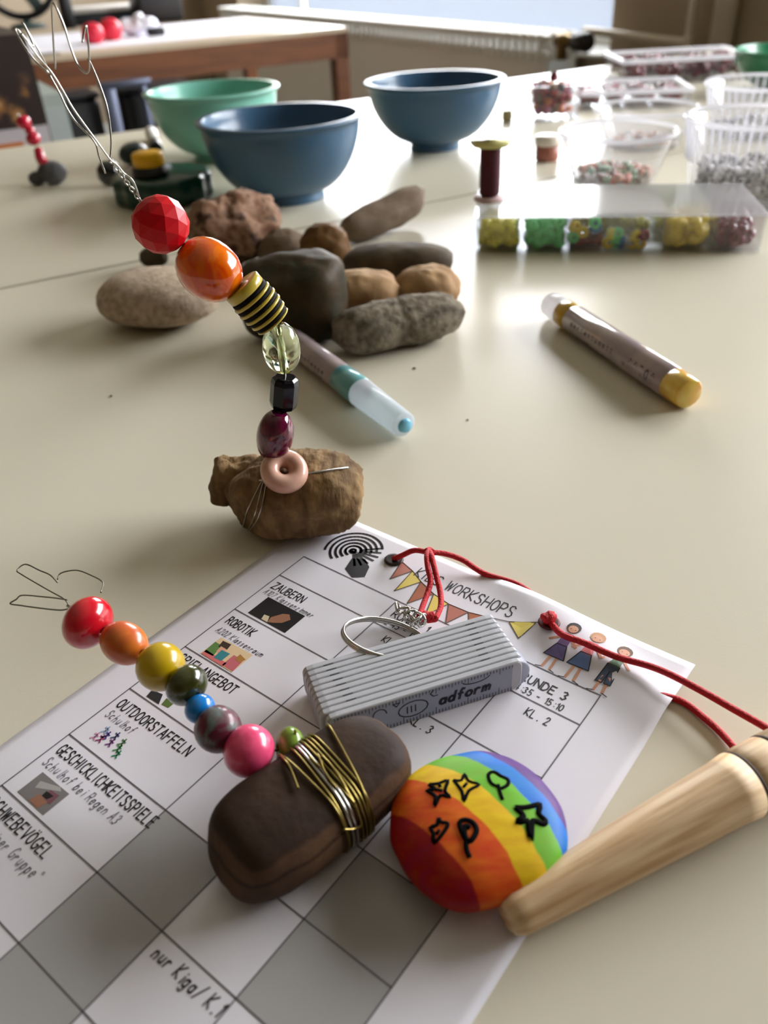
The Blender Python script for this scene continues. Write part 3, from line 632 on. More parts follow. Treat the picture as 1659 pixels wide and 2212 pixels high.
for s, x, y, cap in (('A107 Klassenzimmer', 21, 73.2, 3.4), ('A202 Klassenraum', 22, 106, 3.4), ('Schulhof', 22, 168.6, 4), ('Schulhof bei Regen A39', 22, 198.8, 4.2), ('in einer Gruppe"', 28, 229.5, 4.4)):
    ptext(s, x, y, cap, cap * .58, cap * .42, .42, GINK, 'handwritten_note', .15, .04)
ptext('nur Kiga/ K.1', 117.5, 221.5, 4.6, 2.75, 2.0, .62, mat('dark_handwriting', (70, 66, 70), .6), 'handwritten_note', .15, .04)
for k, (t, tm) in enumerate((('RUNDE 1', '12:45 - 13:20'), ('RUNDE 2', '13:40 - 14:15'), ('RUNDE 3', '14:35 - 15:10'))):
    ptext(t, cs[k + 1] + 4, 50.6, 4.6, 3.3, 2.5, .62, INK, 'column_heading'); ptext(tm, cs[k + 1] + 3.2, 56.6, 3.6, 2.3, 1.7, .45, INK, 'column_time')
for t, u, v in (('KL. 2', 164, 66.5), ('KL. 3', 128, 97.5), ('KL. 2', 90, 66.5)): ptext(t, u, v, 4.2, 2.6, 1.9, .5, INK, 'cell_entry')
# logo: swirl and fan
lg = []
def sw(a0, a1, rx, ry, cx, cy, n=22, sp=0.): return [(cx + rx * (1 - sp * i / n) * math.cos(math.radians(a0 + (a1 - a0) * i / n)), cy + ry * (1 - sp * i / n) * math.sin(math.radians(a0 + (a1 - a0) * i / n))) for i in range(n + 1)]
cx, cy = 36.5, 21.5
for rx, ry, a0, a1 in ((15.2, 15.5, 150, 320), (12.2, 12.5, 115, 330), (9.4, 9.6, 110, 340), (6.8, 6.8, 105, 345), (4.2, 4.2, 95, 350)): lg.append(sw(a0, a1, rx, ry, cx, cy))
lg.append(sw(0, 500, 2.2, 2.2, cx, cy, 20, .7))
for k in range(7): t = math.radians(-42 + k * 15); lg.append([(cx + 3.5 * math.cos(t), cy + 3.5 * math.sin(t)), (cx + (15 - k * .4) * math.cos(t), cy + (15 - k * .4) * math.sin(t))])
mb = ribbons(lg, 1.35, lambda u, v: pg(u, v, .00010)); mb = poly([(40, 27), (46, 23.5), (52, 27.5), (55, 35), (50, 39), (42.5, 35.5)], .00010, INK, '', mb)
obj('logo', mb, INK, ws)
# bunting
fl = [((63, 14.5), (72, 17.5), (66.5, 29)), ((72, 17.5), (80.5, 22), (73.8, 35.2)), ((80.5, 22), (91, 26), (84.5, 39)), ((91, 26), (101, 28), (96.5, 41)), ((101, 28), (112, 27.5), (107.5, 40)), ((112, 27.5), (122, 25), (119, 38)), ((131, 22.5), (142, 17), (140, 29.5))]
fc = [(178, 112, 96), (226, 206, 100), (170, 96, 62), (226, 206, 100), (178, 112, 86), (170, 96, 62), (226, 206, 100)]
for q, c in zip(fl, fc): obj('bunting_flag', poly(q, .00008, None, ''), mat('flag_%d_%d' % (c[0], c[1]), c, .6), ws)
obj('bunting_outline', ribbons([list(q) + [q[0]] for q in fl] + [[(59, 12), (63, 14.5), (72, 17.5), (80.5, 22), (91, 26), (101, 28), (112, 27.5), (122, 25), (131, 22.5), (142, 17), (147, 14)]], .5, lambda u, v: pg(u, v, .00012)), mat('flag_outline', (84, 66, 54), .6), ws)
# three small printed children holding hands
skin = mat('print_skin', (206, 150, 120), .6)
def kid(cx, cy, hair, top_, bot, s=1., trouser=False):
    P_ = lambda pts: [(cx + x * s, cy + y * s) for x, y in pts]
    e8 = lambda x, y, rx, ry: [(x + rx * math.cos(t), y + ry * math.sin(t)) for t in np.linspace(0, 2 * math.pi, 12, endpoint=False)]
    obj('printed_figure', poly(P_(e8(0, 0, 3.0, 3.3)), .00013, None, ''), mat('hair_%d%d' % hair[:2], hair, .6), ws)
    mb = poly(P_(e8(.1, .9, 2.1, 2.2)), .00015, None, '')
    mb = ribbons([P_([(-2, 6), (-6, 9.5)]), P_([(2, 6), (5.5, 9.5)]), P_([(-1.2, 17), (-1.6, 24)]), P_([(1.4, 17), (1.8, 24)])], 1.1 * s, lambda u, v: pg(u, v, .00009), mb)
    obj('printed_figure', mb, skin, ws)
    obj('printed_figure', poly(P_([(-2, 4), (2, 4), (2.3, 11), (-2.3, 11)]), .00012, None, ''), mat('top_%d%d' % top_[:2], top_, .6), ws)
    pts = [(-2.2, 10.5), (2.2, 10.5), (4.4, 17.5), (-4.4, 17.5)] if not trouser else [(-2.4, 10.5), (2.4, 10.5), (3, 20), (.4, 20), (0, 14), (-.4, 20), (-3, 20)]
    obj('printed_figure', poly(P_(pts), .00012, None, ''), mat('bot_%d%d' % bot[:2], bot, .6), ws)
    obj('printed_figure', ribbons([P_([(-2, 24.4), (-4, 25)]), P_([(2, 24.4), (4, 25)]), P_(e8(-1, 1, .2, .2))[:3], P_(e8(1, 1, .2, .2))[:3]] + [P_(pts) + P_(pts)[:1]], .45, lambda u, v: pg(u, v, .00016)), INK, ws)
kid(158.6, 12, (46, 38, 40), (110, 84, 130), (104, 92, 140), 1.1); kid(170, 11, (190, 140, 96), (214, 120, 120), (96, 120, 170), 1.15); kid(183, 11.5, (104, 72, 52), (86, 118, 84), (66, 80, 104), 1.13, True)
# small pictures in the first column
def pic(pts4, m, name='printed_picture', z=.00009):
    return obj(name, poly(pts4, z, None, ''), m, ws)
pic([(25.5, 74), (50, 74), (50, 88), (25.5, 88)], mat('dark_photo', (22, 20, 24), .5))
pic([(40, 79), (43, 77.5), (46, 80), (44, 84), (41, 86), (38, 87.5), (37, 84)], mat('photo_skin', (150, 104, 78), .5), z=.00011); pic([(33, 84.5), (36, 84), (38, 87.6), (34, 87.6)], mat('photo_cream', (206, 190, 160), .5), z=.00012)
pic([(27.5, 107.5), (48, 107), (48, 120), (27.5, 120)], mat('pale_cartoon', (222, 196, 156), .5))
for p, c, z in (([(30, 108.5), (35, 108), (36, 112), (31, 112.5)], (60, 44, 36), .00013), ([(27.5, 111), (32, 111), (33.5, 118), (28, 118.5)], (92, 132, 70), .00012), ([(32, 111.5), (36, 111.5), (35.5, 115), (32.5, 115)], (220, 164, 140), .00014), ([(34, 113), (39, 112.5), (39, 118), (34.5, 118.5)], (52, 130, 140), .00015),
                ([(41, 112), (47, 112), (48, 119.5), (41, 119.5)], (196, 104, 112), .00012), ([(43, 110), (47.5, 111), (46.5, 114), (43, 113.5)], (170, 120, 60), .00014), ([(28, 117), (42, 117.5), (42, 120), (28, 120)], (206, 110, 110), .00012)):
    pic(p, mat('cartoon_%d_%d' % c[:2], c, .5), 'printed_picture', z)
pic([(26, 201), (43.5, 200.8), (43.5, 212), (26, 212)], mat('grey_photo', (122, 118, 118), .5)); pic([(29, 204), (38, 201), (40, 202), (30, 207)], mat('grey_photo_light', (168, 164, 162), .5), z=.00011)
pic([(36, 204), (41, 203.5), (41.5, 208), (36.5, 209)], mat('photo_mauve', (120, 76, 86), .5), z=.00012); pic([(34, 207.5), (40, 208), (39, 211.8), (33, 211.6)], mat('photo_brown', (150, 104, 84), .5), z=.00013); pic([(35.2, 205.2), (39.5, 205), (38.5, 207.4), (35.4, 207.6)], mat('dark_photo', (22, 20, 24), .5), z=.00014)
pic([(27, 147.5), (33, 146.5), (36, 151.2), (28, 151.4)], INK); pic([(36, 147), (41, 147), (41, 150), (37, 150.5)], mat('leaf_print', (84, 110, 50), .5))
rk = random.Random(5)
for (u, v, c) in ((29, 173, (150, 170, 200)), (31.5, 174.5, (70, 60, 140)), (31, 177, (150, 60, 110)), (35, 172.5, (60, 70, 110)), (36, 176, (120, 60, 130)), (40, 173, (90, 130, 90)), (41, 176, (60, 140, 80)), (43, 178, (40, 130, 90)), (28, 177.5, (200, 140, 170))):
    ls = [[(u, v - 1.8), (u + .3, v + .6)], [(u - 1.1, v - .8), (u + 1.2, v - .3)], [(u + .3, v + .6), (u - .9, v + 2)], [(u + .3, v + .6), (u + 1.3, v + 1.8)]]
    obj('printed_runner', ribbons(ls, .7, lambda a, b: pg(a, b, .0001)), mat('runner_%d_%d' % c[:2], c, .5), ws)
# eyelets where the red cord passes
M_eye = mat('eyelet_metal', (60, 52, 50), .35, .7)
obj('eyelet', MB().add(*lathe([(.0022, 0), (.0033, .0001), (.0036, .0005), (.0032, .0009), (.0024, .0008)], 24, pg(59, 16, .0)), ), M_eye, ws)
obj('eyelet', MB().add(*lathe([(.0022, 0), (.0033, .0001), (.0036, .0005), (.0032, .0009), (.0024, .0008)], 24, pg(147.5, 15, .0)), ), mat('dark_red_eyelet', (84, 10, 16), .5), ws)

# ================================================================== RED CORD
M_cord = mat('red_cord', (196, 8, 26), .6, bump=.6, bscale=1500)
h1 = pg(59, 16); h2 = pg(147.5, 15)
r = root('red_string', 'long red string threaded through the sheet and running to the wooden handle', 'cord', h2)
ca = [h1 + [0, 0, .0008], P(868, 1200, .004), P(895, 1189, .0065), P(925, 1193, .0075), P(960, 1196, .0065), P(1000, 1210, .0045), P(1046, 1239, .0013), pg(122, -2, -.0012)[:3] * [1, 1, 0] + [0, 0, .00105]]
for t in (.2, .4, .6, .8): q = pg(121 + 93 * t, -4 + 40 * t); ca.append(np.array([q[0], q[1], .00105]))
E2_ = [P(1466, 1512, .00105), P(1520, 1550, .0011), P(1556, 1582, .0012), P(1592, 1622, .0015), P(1625, 1655, .0015)]
obj('cord_strand', MB().add(*tube(ca + E2_, .00100, 10)), M_cord, r)
cb = [h2 + [0, 0, .0009], P(1215, 1371, .0035), P(1260, 1388, .0040), P(1330, 1418, .0040), P(1400, 1438, .0045), P(1450, 1458, .0055), P(1520, 1495, .006), P(1590, 1535, .007), P(1659, 1574, .008), P(1720, 1610, .012)]
obj('cord_strand', MB().add(*tube(cb, .00105, 10)), M_cord, r)
obj('knot', MB().add(*stone((h2[0] - .0003, h2[1], h2[2] + .0002), .0026, .0022, .0018, .3, 2.2, 3, .25, nu=20, nv=14)), M_cord, r)

# ================================================================== FOLDING RULER WITH KEY RING
ra = P(650, 1440, .0118); rb = P(1065, 1322, .0118); rdv = P(690, 1560, .0118)
ex = (rb - ra) * [1, 1, 0]; LR = np.linalg.norm(ex); ex /= LR; ey = np.array([ex[1], -ex[0], 0]); WR = abs((rdv - ra) @ ey); HR = .0118
fr = root('folding_ruler', 'small folded white ruler with grey edges lying on the sheet, key ring attached', 'ruler', (ra[0], ra[1], lift(110, 60)))
M_seg = mat('ruler_lacquer', (184, 186, 192), .4, bump=.08, bscale=600); M_segd = mat('ruler_face', (150, 154, 170), .4); M_mark = mat('ruler_print', (34, 34, 48), .5)
ns = 10; ts = WR / ns; Z0 = .00035
def rp(x, y, z): return np.array([ra[0], ra[1], 0]) + ex * x + ey * y + np.array([0, 0, z])
for k in range(ns):
    x0, x1 = (.0, LR) if k < ns - 1 else (.0012, LR * .985); zt_ = HR; pts = []; y0 = k * ts + ts * .05; y1 = (k + 1) * ts - ts * .05
    for (cx_, a0) in ((x1 - HR / 2, -90), (x0 + HR / 2, 90)):
        for i in range(9): t = math.radians(a0 + 180 * i / 8); pts.append((cx_ + HR / 2 * math.copysign(abs(math.cos(t)) ** .55, math.cos(t)) * .55 + (HR / 2 * .45 if cx_ > LR / 2 else -HR / 2 * .45), Z0 + (HR - Z0) / 2 * (1 + math.copysign(abs(math.sin(t)) ** .45, math.sin(t)))))
    n = len(pts); vs = [rp(x, y0 + .0002, z) for x, z in pts] + [rp(x, y1 - .0002, z) for x, z in pts]
    c2 = (sum(p[0] for p in pts) / n, sum(p[1] for p in pts) / n)
    inn = [(c2[0] + (x - c2[0]) * .985, c2[1] + (z - c2[1]) * .96) for x, z in pts]
    vs = [rp(x, y0, z) for x, z in inn] + [rp(x, y0 + .0003, z) for x, z in pts] + [rp(x, y1 - .0003, z) for x, z in pts] + [rp(x, y1, z) for x, z in inn]
    fs = [tuple(range(n))[::-1], tuple(range(3 * n, 4 * n))]
    for a in range(3):
        for i in range(n): j = (i + 1) % n; fs.append((a * n + i, a * n + j, (a + 1) * n + j, (a + 1) * n + i))
    obj('ruler_segment', MB().add(vs, fs[::-1], smooth=False), M_seg if k < ns - 1 else M_seg, fr)
fmf = lambda x, z: rp(x, ns * ts - ts * .05 + .00006, z)
hh = HR
mb = MB(); mb.add([fmf(.004, .0008), fmf(LR * .93, .0008), fmf(LR * .93, hh - .0008), fmf(.004, hh - .0008)], [(0, 1, 2, 3)], smooth=False)
obj('face_print', mb, M_segd, fr)
fm2 = lambda x, z: rp(x, ns * ts - ts * .05 + .00012, z)
tl = []
for i in range(56):
    x = .0035 + i * .001; l = .0026 if i % 10 == 0 else .0019 if i % 5 == 0 else .0013
    if x < LR * .93: tl.append([(x, .0007), (x, .0007 + l)]); tl.append([(x, hh - .0007), (x, hh - .0007 - l * .8)])
obj('scale_marks', ribbons(tl, .00022, fm2), M_mark, fr)
def rtext(s, x, z, cap, adv, w, wd, slant=0.): return text_lines(s, x, z, cap, adv, w, slant)
obj('ruler_lettering', ribbons(rtext('adform', .0345, .0040, .0038, .0027, .0022, 0, .2) , .0009, fm2), M_mark, fr)
obj('ruler_lettering', ribbons(rtext('III', .0245, .0045, .0026, .0020, .0010, 0) + [[(x * .0045 + .0265, z * .0030 + .0058) for x, z in el(0, 0, 1, 1, 0, 360, 14)], [(x * .0022 + .031 + .003, z * .0012 + .0095) for x, z in [(-.6, 1), (-1, 0), (-.6, -1), (0, -1)]], [(.0205, .0098), (.0215, .0085), (.0225, .0098), (.0205, .0098)], [(x * .0020 + .0165, z * .0022 + .0072) for x, z in el(0, 0, 1, 1, 0, 180, 10)], [(x * .0045 + .046, z * .0020 + .0105) for x, z in el(0, 0, 1, 1, 200, 340, 10)]], .0004, fm2), M_mark, fr)
tmk = []
for k in range(1, ns - 1):
    yy = k * ts
    if k % 1 == 0:
        sh = .0010 * k
        for xo in (.006 + sh * .3, LR - .010 - sh * .3): tmk.append([(xo, yy), (xo + .0028, yy)])
obj('joint_marks', ribbons(tmk, .00035, lambda x, y: rp(x, y, HR + .00003)), mat('joint_dark', (52, 54, 62), .5), fr)
# end hook/joint piece at the right front
obj('end_joint', MB().add(*lathe([(0, 0), (.0050, 0), (.0055, .0006), (.0055, .0062), (.0050, .0068), (0, .0068)], 28, rp(LR - .0035, ns * ts - .0072, .0058), ey)), mat('ruler_face', (150, 154, 170)), fr)
obj('joint_gap', MB().add(*bbox(rp(LR - .0058, ns * ts - .0015, .0062), (.0012, .0016, .0085), math.atan2(ex[1], ex[0]), .0003)), M_mark, fr)
# ring and chain
rcn = P(832, 1382, .006); nrm = np.array([.25, .30, .92]); nrm /= np.linalg.norm(nrm); x, y, a = frame_from(nrm); rr = .0136
for s, dz in ((0, 0), (1, .0009)):
    ring = [rcn + (x * math.cos(t) + y * math.sin(t)) * (rr - .0003 * s) + a * dz for t in np.linspace(0, 2 * math.pi, 28, endpoint=False)]
    obj('key_ring', MB().add(*tube(ring, .0006, 8, True, n=3)), M_wire, fr)
for k, (px, py) in enumerate(((860, 1314), (872, 1318), (880, 1324), (888, 1330), (893, 1338), (900, 1342), (906, 1336), (912, 1340))):
    c = P(px, py, .0065); nn = np.array([math.cos(k * 1.7), math.sin(k * 1.7), .4]); x, y, a = frame_from(nn)
    obj('chain_link', MB().add(*tube([c + (x * math.cos(t) * .0024 + y * math.sin(t) * .0017) for t in np.linspace(0, 2 * math.pi, 12, endpoint=False)], .0005, 6, True, n=2)), M_wire, fr)
# lanyard loop
r = root('red_lanyard', 'short doubled red lanyard looped over the long string, tied to the key ring', 'cord', P(930, 1260, 0))
for q in ([(905, 1335, .006), (912, 1312, .0055), (922, 1285, .0058), (930, 1255, .0075), (924, 1225, .0095), (922, 1200, .0105), (926, 1190, .0090)],
          [(940, 1338, .006), (952, 1310, .0055), (951, 1280, .0060), (944, 1250, .0075), (937, 1222, .0095), (932, 1200, .0105), (928, 1190, .0085)],
          [(905, 1335, .006), (922, 1340, .0045), (940, 1338, .006)], [(921, 1190, .0092), (928, 1187, .0070), (935, 1192, .0092)]):
    obj('lanyard_strand', MB().add(*tube([P(*p) for p in q], .00098, 10)), M_cord, r)
obj('lanyard_band', MB().add(*tube([P(914, 1328, .0058), P(925, 1332, .0058), P(938, 1330, .0058)], .0016, 8)), M_cord, r)
# ================================================================== DARK STONE FIGURE (lying bead caterpillar)
M_dst = mat('dark_pebble', spec=.18, rgb=(50, 36, 28), rough=.6, rgb2=(66, 50, 38), scale=45, detail=6, bump=.25, bscale=300, lo=.4, hi=.62)
SB = .00030
nt = M_dst.node_tree; b = nt.nodes['Principled BSDF']; tc = node(nt, 'ShaderNodeTexCoord'); sp_ = node(nt, 'ShaderNodeSeparateXYZ'); nt.links.new(tc.outputs['Object'], sp_.inputs[0])
nz_ = node(nt, 'ShaderNodeTexNoise'); nz_.inputs['Scale'].default_value = 70; nt.links.new(tc.outputs['Object'], nz_.inputs['Vector'])
ad = node(nt, 'ShaderNodeMath', operation='MULTIPLY_ADD'); nt.links.new(nz_.outputs['Fac'], ad.inputs[0]); ad.inputs[1].default_value = .004; nt.links.new(sp_.outputs['Z'], ad.inputs[2])
ml_ = node(nt, 'ShaderNodeMath', operation='MULTIPLY'); nt.links.new(ad.outputs[0], ml_.inputs[0]); ml_.inputs[1].default_value = 40.
rp2 = node(nt, 'ShaderNodeValToRGB'); nt.links.new(ml_.outputs[0], rp2.inputs[0]); e_2 = rp2.color_ramp.elements      # layered pebble: paler brown bands below, dark cap
e_2[0].position = .30; e_2[0].color = (1.9, 1.8, 1.65, 1); e_2[1].position = .80; e_2[1].color = (1, 1, 1, 1)
for p_, c_ in ((.54, (2.0, 1.9, 1.7, 1)), (.57, (.9, .85, .8, 1)), (.61, (2.1, 2.0, 1.75, 1)), (.70, (2.1, 1.95, 1.7, 1)), (.735, (.95, .9, .9, 1))): q_ = e_2.new(p_); q_.color = c_
vm = node(nt, 'ShaderNodeVectorMath', operation='MULTIPLY'); lk = b.inputs['Base Color'].links[0]; nt.links.new(lk.from_socket, vm.inputs[0]); nt.links.new(rp2.outputs[0], vm.inputs[1]); nt.links.new(vm.outputs[0], b.inputs['Base Color'])
dc = P(670, 1739, .010); dang = math.atan2(.1385 - .106, .000 + .0405)
t2 = root('bead_figure', 'bead caterpillar lying across the sheet, wired to a dark oblong stone', 'bead figure', (dc[0], dc[1], 0))
st2 = stone((dc[0], dc[1], SB), .0280, .0134, .0100, dang, 3.4, 33, .035, 1.6, planes=(((0, 0, 1), .0090), ((.0, -.75, .66), .0128), ((-.8, 0, .5), .0235)), nu=110, nv=72, rough=.004)
obj('stone', MB().add(*st2), M_dst, t2); tr2 = bvh(st2)
o2s = [((607, 1628), (728, 1755), M_gold, .00030), ((616, 1612), (740, 1770), M_gold, .0003), ((624, 1604), (752, 1768), M_wire, .00042), ((630, 1600), (760, 1762), M_wire, .00042), ((640, 1598), (768, 1745), M_gold, .00034), ((648, 1592), (771, 1728), M_gold, .00034),
       ((657, 1588), (769, 1706), M_gold, .00032), ((668, 1584), (772, 1690), M_gold, .00032), ((708, 1566), (776, 1690), M_gold, .00034)]
rw = random.Random(2)
for i, (pa, pb, m, rr_) in enumerate(o2s):
    ha, hb_ = hit(tr2, *pa), hit(tr2, *pb)
    if not ha or not hb_: continue
    o = (ha[0] + hb_[0]) / 2; o = o * [1, 1, 0] + np.array([0, 0, .0085])
    obj('binding_wire', MB().add(*wrap(tr2, o, ha[0], hb_[0], rr_, 1.0 + .7 * rw.random(), 44)), m, t2)
for pl in ([(606, 1634), (616, 1646), (628, 1664), (645, 1708)], [(650, 1592), (672, 1640), (700, 1668), (722, 1700), (765, 1742)], [(668, 1590), (690, 1640), (705, 1676), (745, 1716), (764, 1735)], [(640, 1602), (700, 1640), (744, 1700), (776, 1770), (764, 1786), (738, 1790)]):
    pts = []
    for p in pl:
        h = hit(tr2, *p)
        if h: pts.append(h[0] + h[1] * .0007)
    if len(pts) > 2: obj('binding_wire', MB().add(*tube(pts, .0003, 6)), M_gold, t2)
hz = hit(tr2, 648, 1600)[0]
obj('binding_wire', MB().add(*tube([hz, P(640, 1592, hz[2] + .002), P(637, 1576, hz[2] + .004)], .0003, 6)), M_gold, t2)
M_pk = mat('pink_bead', (232, 78, 122), .28, rgb2=(206, 56, 100), scale=300, coat=.6, lo=.45, hi=.7)
M_mar = mat('marbled_bead', (92, 20, 42), .4, rgb2=(96, 110, 108), scale=120, dist=1.5, coat=.3, lo=.52, hi=.66)
M_bl = mat('blue_bead', (0, 118, 200), .22, coat=.6); M_dg = mat('dark_green_bead', (62, 66, 16), .22, coat=.8, rgb2=(40, 44, 10), scale=150); M_yb = mat('ochre_bead', (190, 158, 8), .28, coat=.5)
M_or = mat('orange_wood_bead', (216, 122, 38), .32, rgb2=(196, 84, 36), scale=60, coat=.4, dist=1.); M_rd = mat('red_gloss_bead', (200, 14, 36), .2, coat=.8); M_lg = mat('light_green_bead', (112, 140, 40), .3, coat=.4)
chain = [((627, 1613), .0140, 5.2, 7., M_lg, 'light green bead half hidden against the stone'), ((538, 1622), .0170, 6.75, 12.6, M_pk, 'bright pink round bead'), ((471, 1575), .0195, 6.1, 11.6, M_mar, 'maroon and grey marbled bead'), ((432, 1531), .0215, 4.1, 6.6, M_bl, 'bright blue bead'),
         ((403, 1480), .0235, 5.9, 9.4, M_dg, 'dark green glass bead'), ((347, 1440), .0255, 6.75, 12.4, M_yb, 'mustard yellow bead'), ((268, 1389), .0275, 5.9, 13.5, M_or, 'orange marbled bead'), ((190, 1345), .0300, 7.8, 11.8, M_rd, 'glossy red bead')]
cc2 = [P(*c[0], c[1]) for c in chain]
for i, (c, ch_) in enumerate(zip(cc2, chain)):
    a = cc2[min(i + 1, len(cc2) - 1)] - cc2[max(i - 1, 0)]; bead(t2, c, a, ch_[2] / 1000, ch_[3] / 1000, ch_[4], 'oval', ch_[5])
obj('core_wire', MB().add(*tube([hz + [0, 0, .0005]] + cc2 + [P(146, 1308, .0315)], .0005, 8)), M_wire, t2)
M_thin = mat('dark_thin_wire', (120, 116, 104), .3, 1.)
z = .0315
for pl in ([(150, 1312), (140, 1295), (110, 1278), (75, 1258), (45, 1240), (37, 1232), (55, 1219), (85, 1232), (108, 1242), (124, 1258)], [(124, 1252), (132, 1238), (165, 1232), (195, 1242), (222, 1258), (218, 1280)],
           [(148, 1315), (128, 1318), (80, 1313), (45, 1308), (22, 1304), (35, 1295), (48, 1286), (90, 1289), (120, 1292), (146, 1296)]):
    obj('feeler_wire', MB().add(*tube([P(x, y, z + .004 * k / len(pl)) for k, (x, y) in enumerate(pl)], .00022, 6)), M_thin, t2)

# ================================================================== RAINBOW STONE
qc = P(1030, 1785, .0075); rsv = stone((qc[0], qc[1], SB), .0208, .0202, .0074, .3, 2.3, 41, .03, 1.5, nu=150, nv=100)
M_rb = bpy.data.materials.new('rainbow_paint'); M_rb.use_nodes = True; nt = M_rb.node_tree; b = nt.nodes['Principled BSDF']; b.inputs['Specular IOR Level'].default_value = .25; b.inputs['Roughness'].default_value = .5
tc = node(nt, 'ShaderNodeTexCoord'); mp = node(nt, 'ShaderNodeSeparateXYZ'); nt.links.new(tc.outputs['Object'], mp.inputs[0])
def mth(op, a, b_=None):
    n = node(nt, 'ShaderNodeMath', operation=op)
    for i, q in enumerate((a, b_)):
        if q is None: continue
        if isinstance(q, (int, float)): n.inputs[i].default_value = q
        else: nt.links.new(q, n.inputs[i])
    return n.outputs[0]
tcoord = mth('ADD', mth('MULTIPLY', mp.outputs[0], .79 * 1000), mth('MULTIPLY', mp.outputs[1], .62 * 1000))
scoord = mth('ADD', mth('MULTIPLY', mp.outputs[0], .62 * 1000), mth('MULTIPLY', mp.outputs[1], -.79 * 1000))
tcoord = mth('ADD', tcoord, mth('MULTIPLY', mth('POWER', mth('SUBTRACT', scoord, 1.0), 2.), .0085))
nz = node(nt, 'ShaderNodeTexNoise'); nz.inputs['Scale'].default_value = 160; nz.inputs['Detail'].default_value = 3; nt.links.new(tc.outputs['Object'], nz.inputs['Vector'])
tcoord = mth('ADD', tcoord, mth('MULTIPLY', mth('SUBTRACT', nz.outputs['Fac'], .5), 1.6))
fac = mth('DIVIDE', mth('ADD', tcoord, 25.), 50.)
rmp = node(nt, 'ShaderNodeValToRGB'); rmp.color_ramp.interpolation = 'LINEAR'; nt.links.new(fac, rmp.inputs[0])
bands = [(150, 0, 10), (214, 88, 18), (226, 186, 24), (110, 176, 44), (10, 108, 190), (84, 44, 116)]; th = [-12.6, -1.9, 5.0, 11.2, 15.8]
E_ = rmp.color_ramp.elements; E_[0].position = 0; E_[0].color = srgb(bands[0]); E_[1].position = 1; E_[1].color = srgb(bands[-1])
for i, t in enumerate(th):
    q = E_.new((t + 25 - .25) / 50); q.color = srgb(bands[i]); q = E_.new((t + 25 + .25) / 50); q.color = srgb(bands[i + 1])
n3 = node(nt, 'ShaderNodeTexNoise'); n3.inputs['Scale'].default_value = 330; n3.inputs['Detail'].default_value = 4; mpp = node(nt, 'ShaderNodeMapping'); mpp.inputs['Rotation'].default_value = (0, 0, .9); mpp.inputs['Scale'].default_value = (.3, 1, 1)
nt.links.new(tc.outputs['Object'], mpp.inputs[0]); nt.links.new(mpp.outputs[0], n3.inputs['Vector'])
hs = node(nt, 'ShaderNodeHueSaturation'); nt.links.new(rmp.outputs[0], hs.inputs['Color']); nt.links.new(mth('ADD', mth('MULTIPLY', mth('SUBTRACT', n3.outputs['Fac'], .5), .06), .5), hs.inputs['Hue'])
nt.links.new(mth('ADD', mth('MULTIPLY', n3.outputs['Fac'], .45), .78), hs.inputs['Value']); nt.links.new(hs.outputs[0], b.inputs['Base Color'])
bpn = node(nt, 'ShaderNodeBump'); bpn.inputs['Strength'].default_value = .25; bpn.inputs['Distance'].default_value = .0005; nt.links.new(n3.outputs['Fac'], bpn.inputs['Height']); nt.links.new(bpn.outputs[0], b.inputs['Normal'])
t3 = root('painted_stone', 'round flat stone painted in rainbow stripes with black stars and leaves', 'stone', (qc[0], qc[1], 0))
obj('stone', MB().add(*rsv), M_rb, t3); tr3 = bvh(rsv)
M_felt = mat('black_felt_pen', (8, 7, 9), .9, spec=.1)
def cr5(pts): return [(820 + x * .3014, 1580 + y * .3014) for x, y in pts]
doodles = [('drawn_star', [[(355, 378), (425, 372), (490, 350), (468, 425), (505, 470), (435, 458), (395, 535), (400, 465), (340, 420), (395, 415), (355, 378)], [(395, 415), (450, 425)], [(425, 372), (435, 400)]], 5),
 ('drawn_star', [[(530, 348), (585, 350), (608, 305), (640, 355), (715, 380), (640, 425), (605, 500), (590, 430), (540, 360), (530, 348)], [(600, 400), (625, 370)]], 4),
 ('drawn_leaf', [[(860, 400), (800, 370), (780, 310), (820, 290), (870, 320), (920, 345), (915, 385), (860, 410), (850, 380)], [(850, 380), (862, 430), (882, 490)]], 5),
 ('drawn_star', [[(975, 545), (1040, 545), (1090, 535), (1150, 525), (1140, 590), (1190, 640), (1170, 665), (1110, 640), (1090, 665), (1085, 770), (1070, 690), (1060, 640), (985, 650), (1030, 605), (975, 545)]], 9),
 ('drawn_star', [[(425, 620), (440, 650), (490, 660), (460, 720), (390, 800), (385, 730), (365, 690), (410, 670), (425, 620)], [(405, 740), (430, 705)]], 5),
 ('drawn_leaf', [[(620, 780), (590, 720), (575, 655), (610, 632), (665, 650), (695, 700), (680, 750), (640, 790), (610, 740), (615, 680), (650, 690)], [(620, 770), (622, 840), (645, 905)]], 8)]
for nm, lines, wpx in doodles:
    mb = MB()
    for pl in lines:
        pts = []
        for p in smooth_path([np.array([*q, 0]) for q in cr5(pl)], 3):
            h = hit(tr3, p[0], p[1])
            if h: pts.append(h[0] - h[1] * .00030)
        if len(pts) > 1: mb.add(*tube(pts, .00062 * (1 + (wpx - 5) * .10), 6, n=1))
    obj(nm, mb, M_felt, t3)

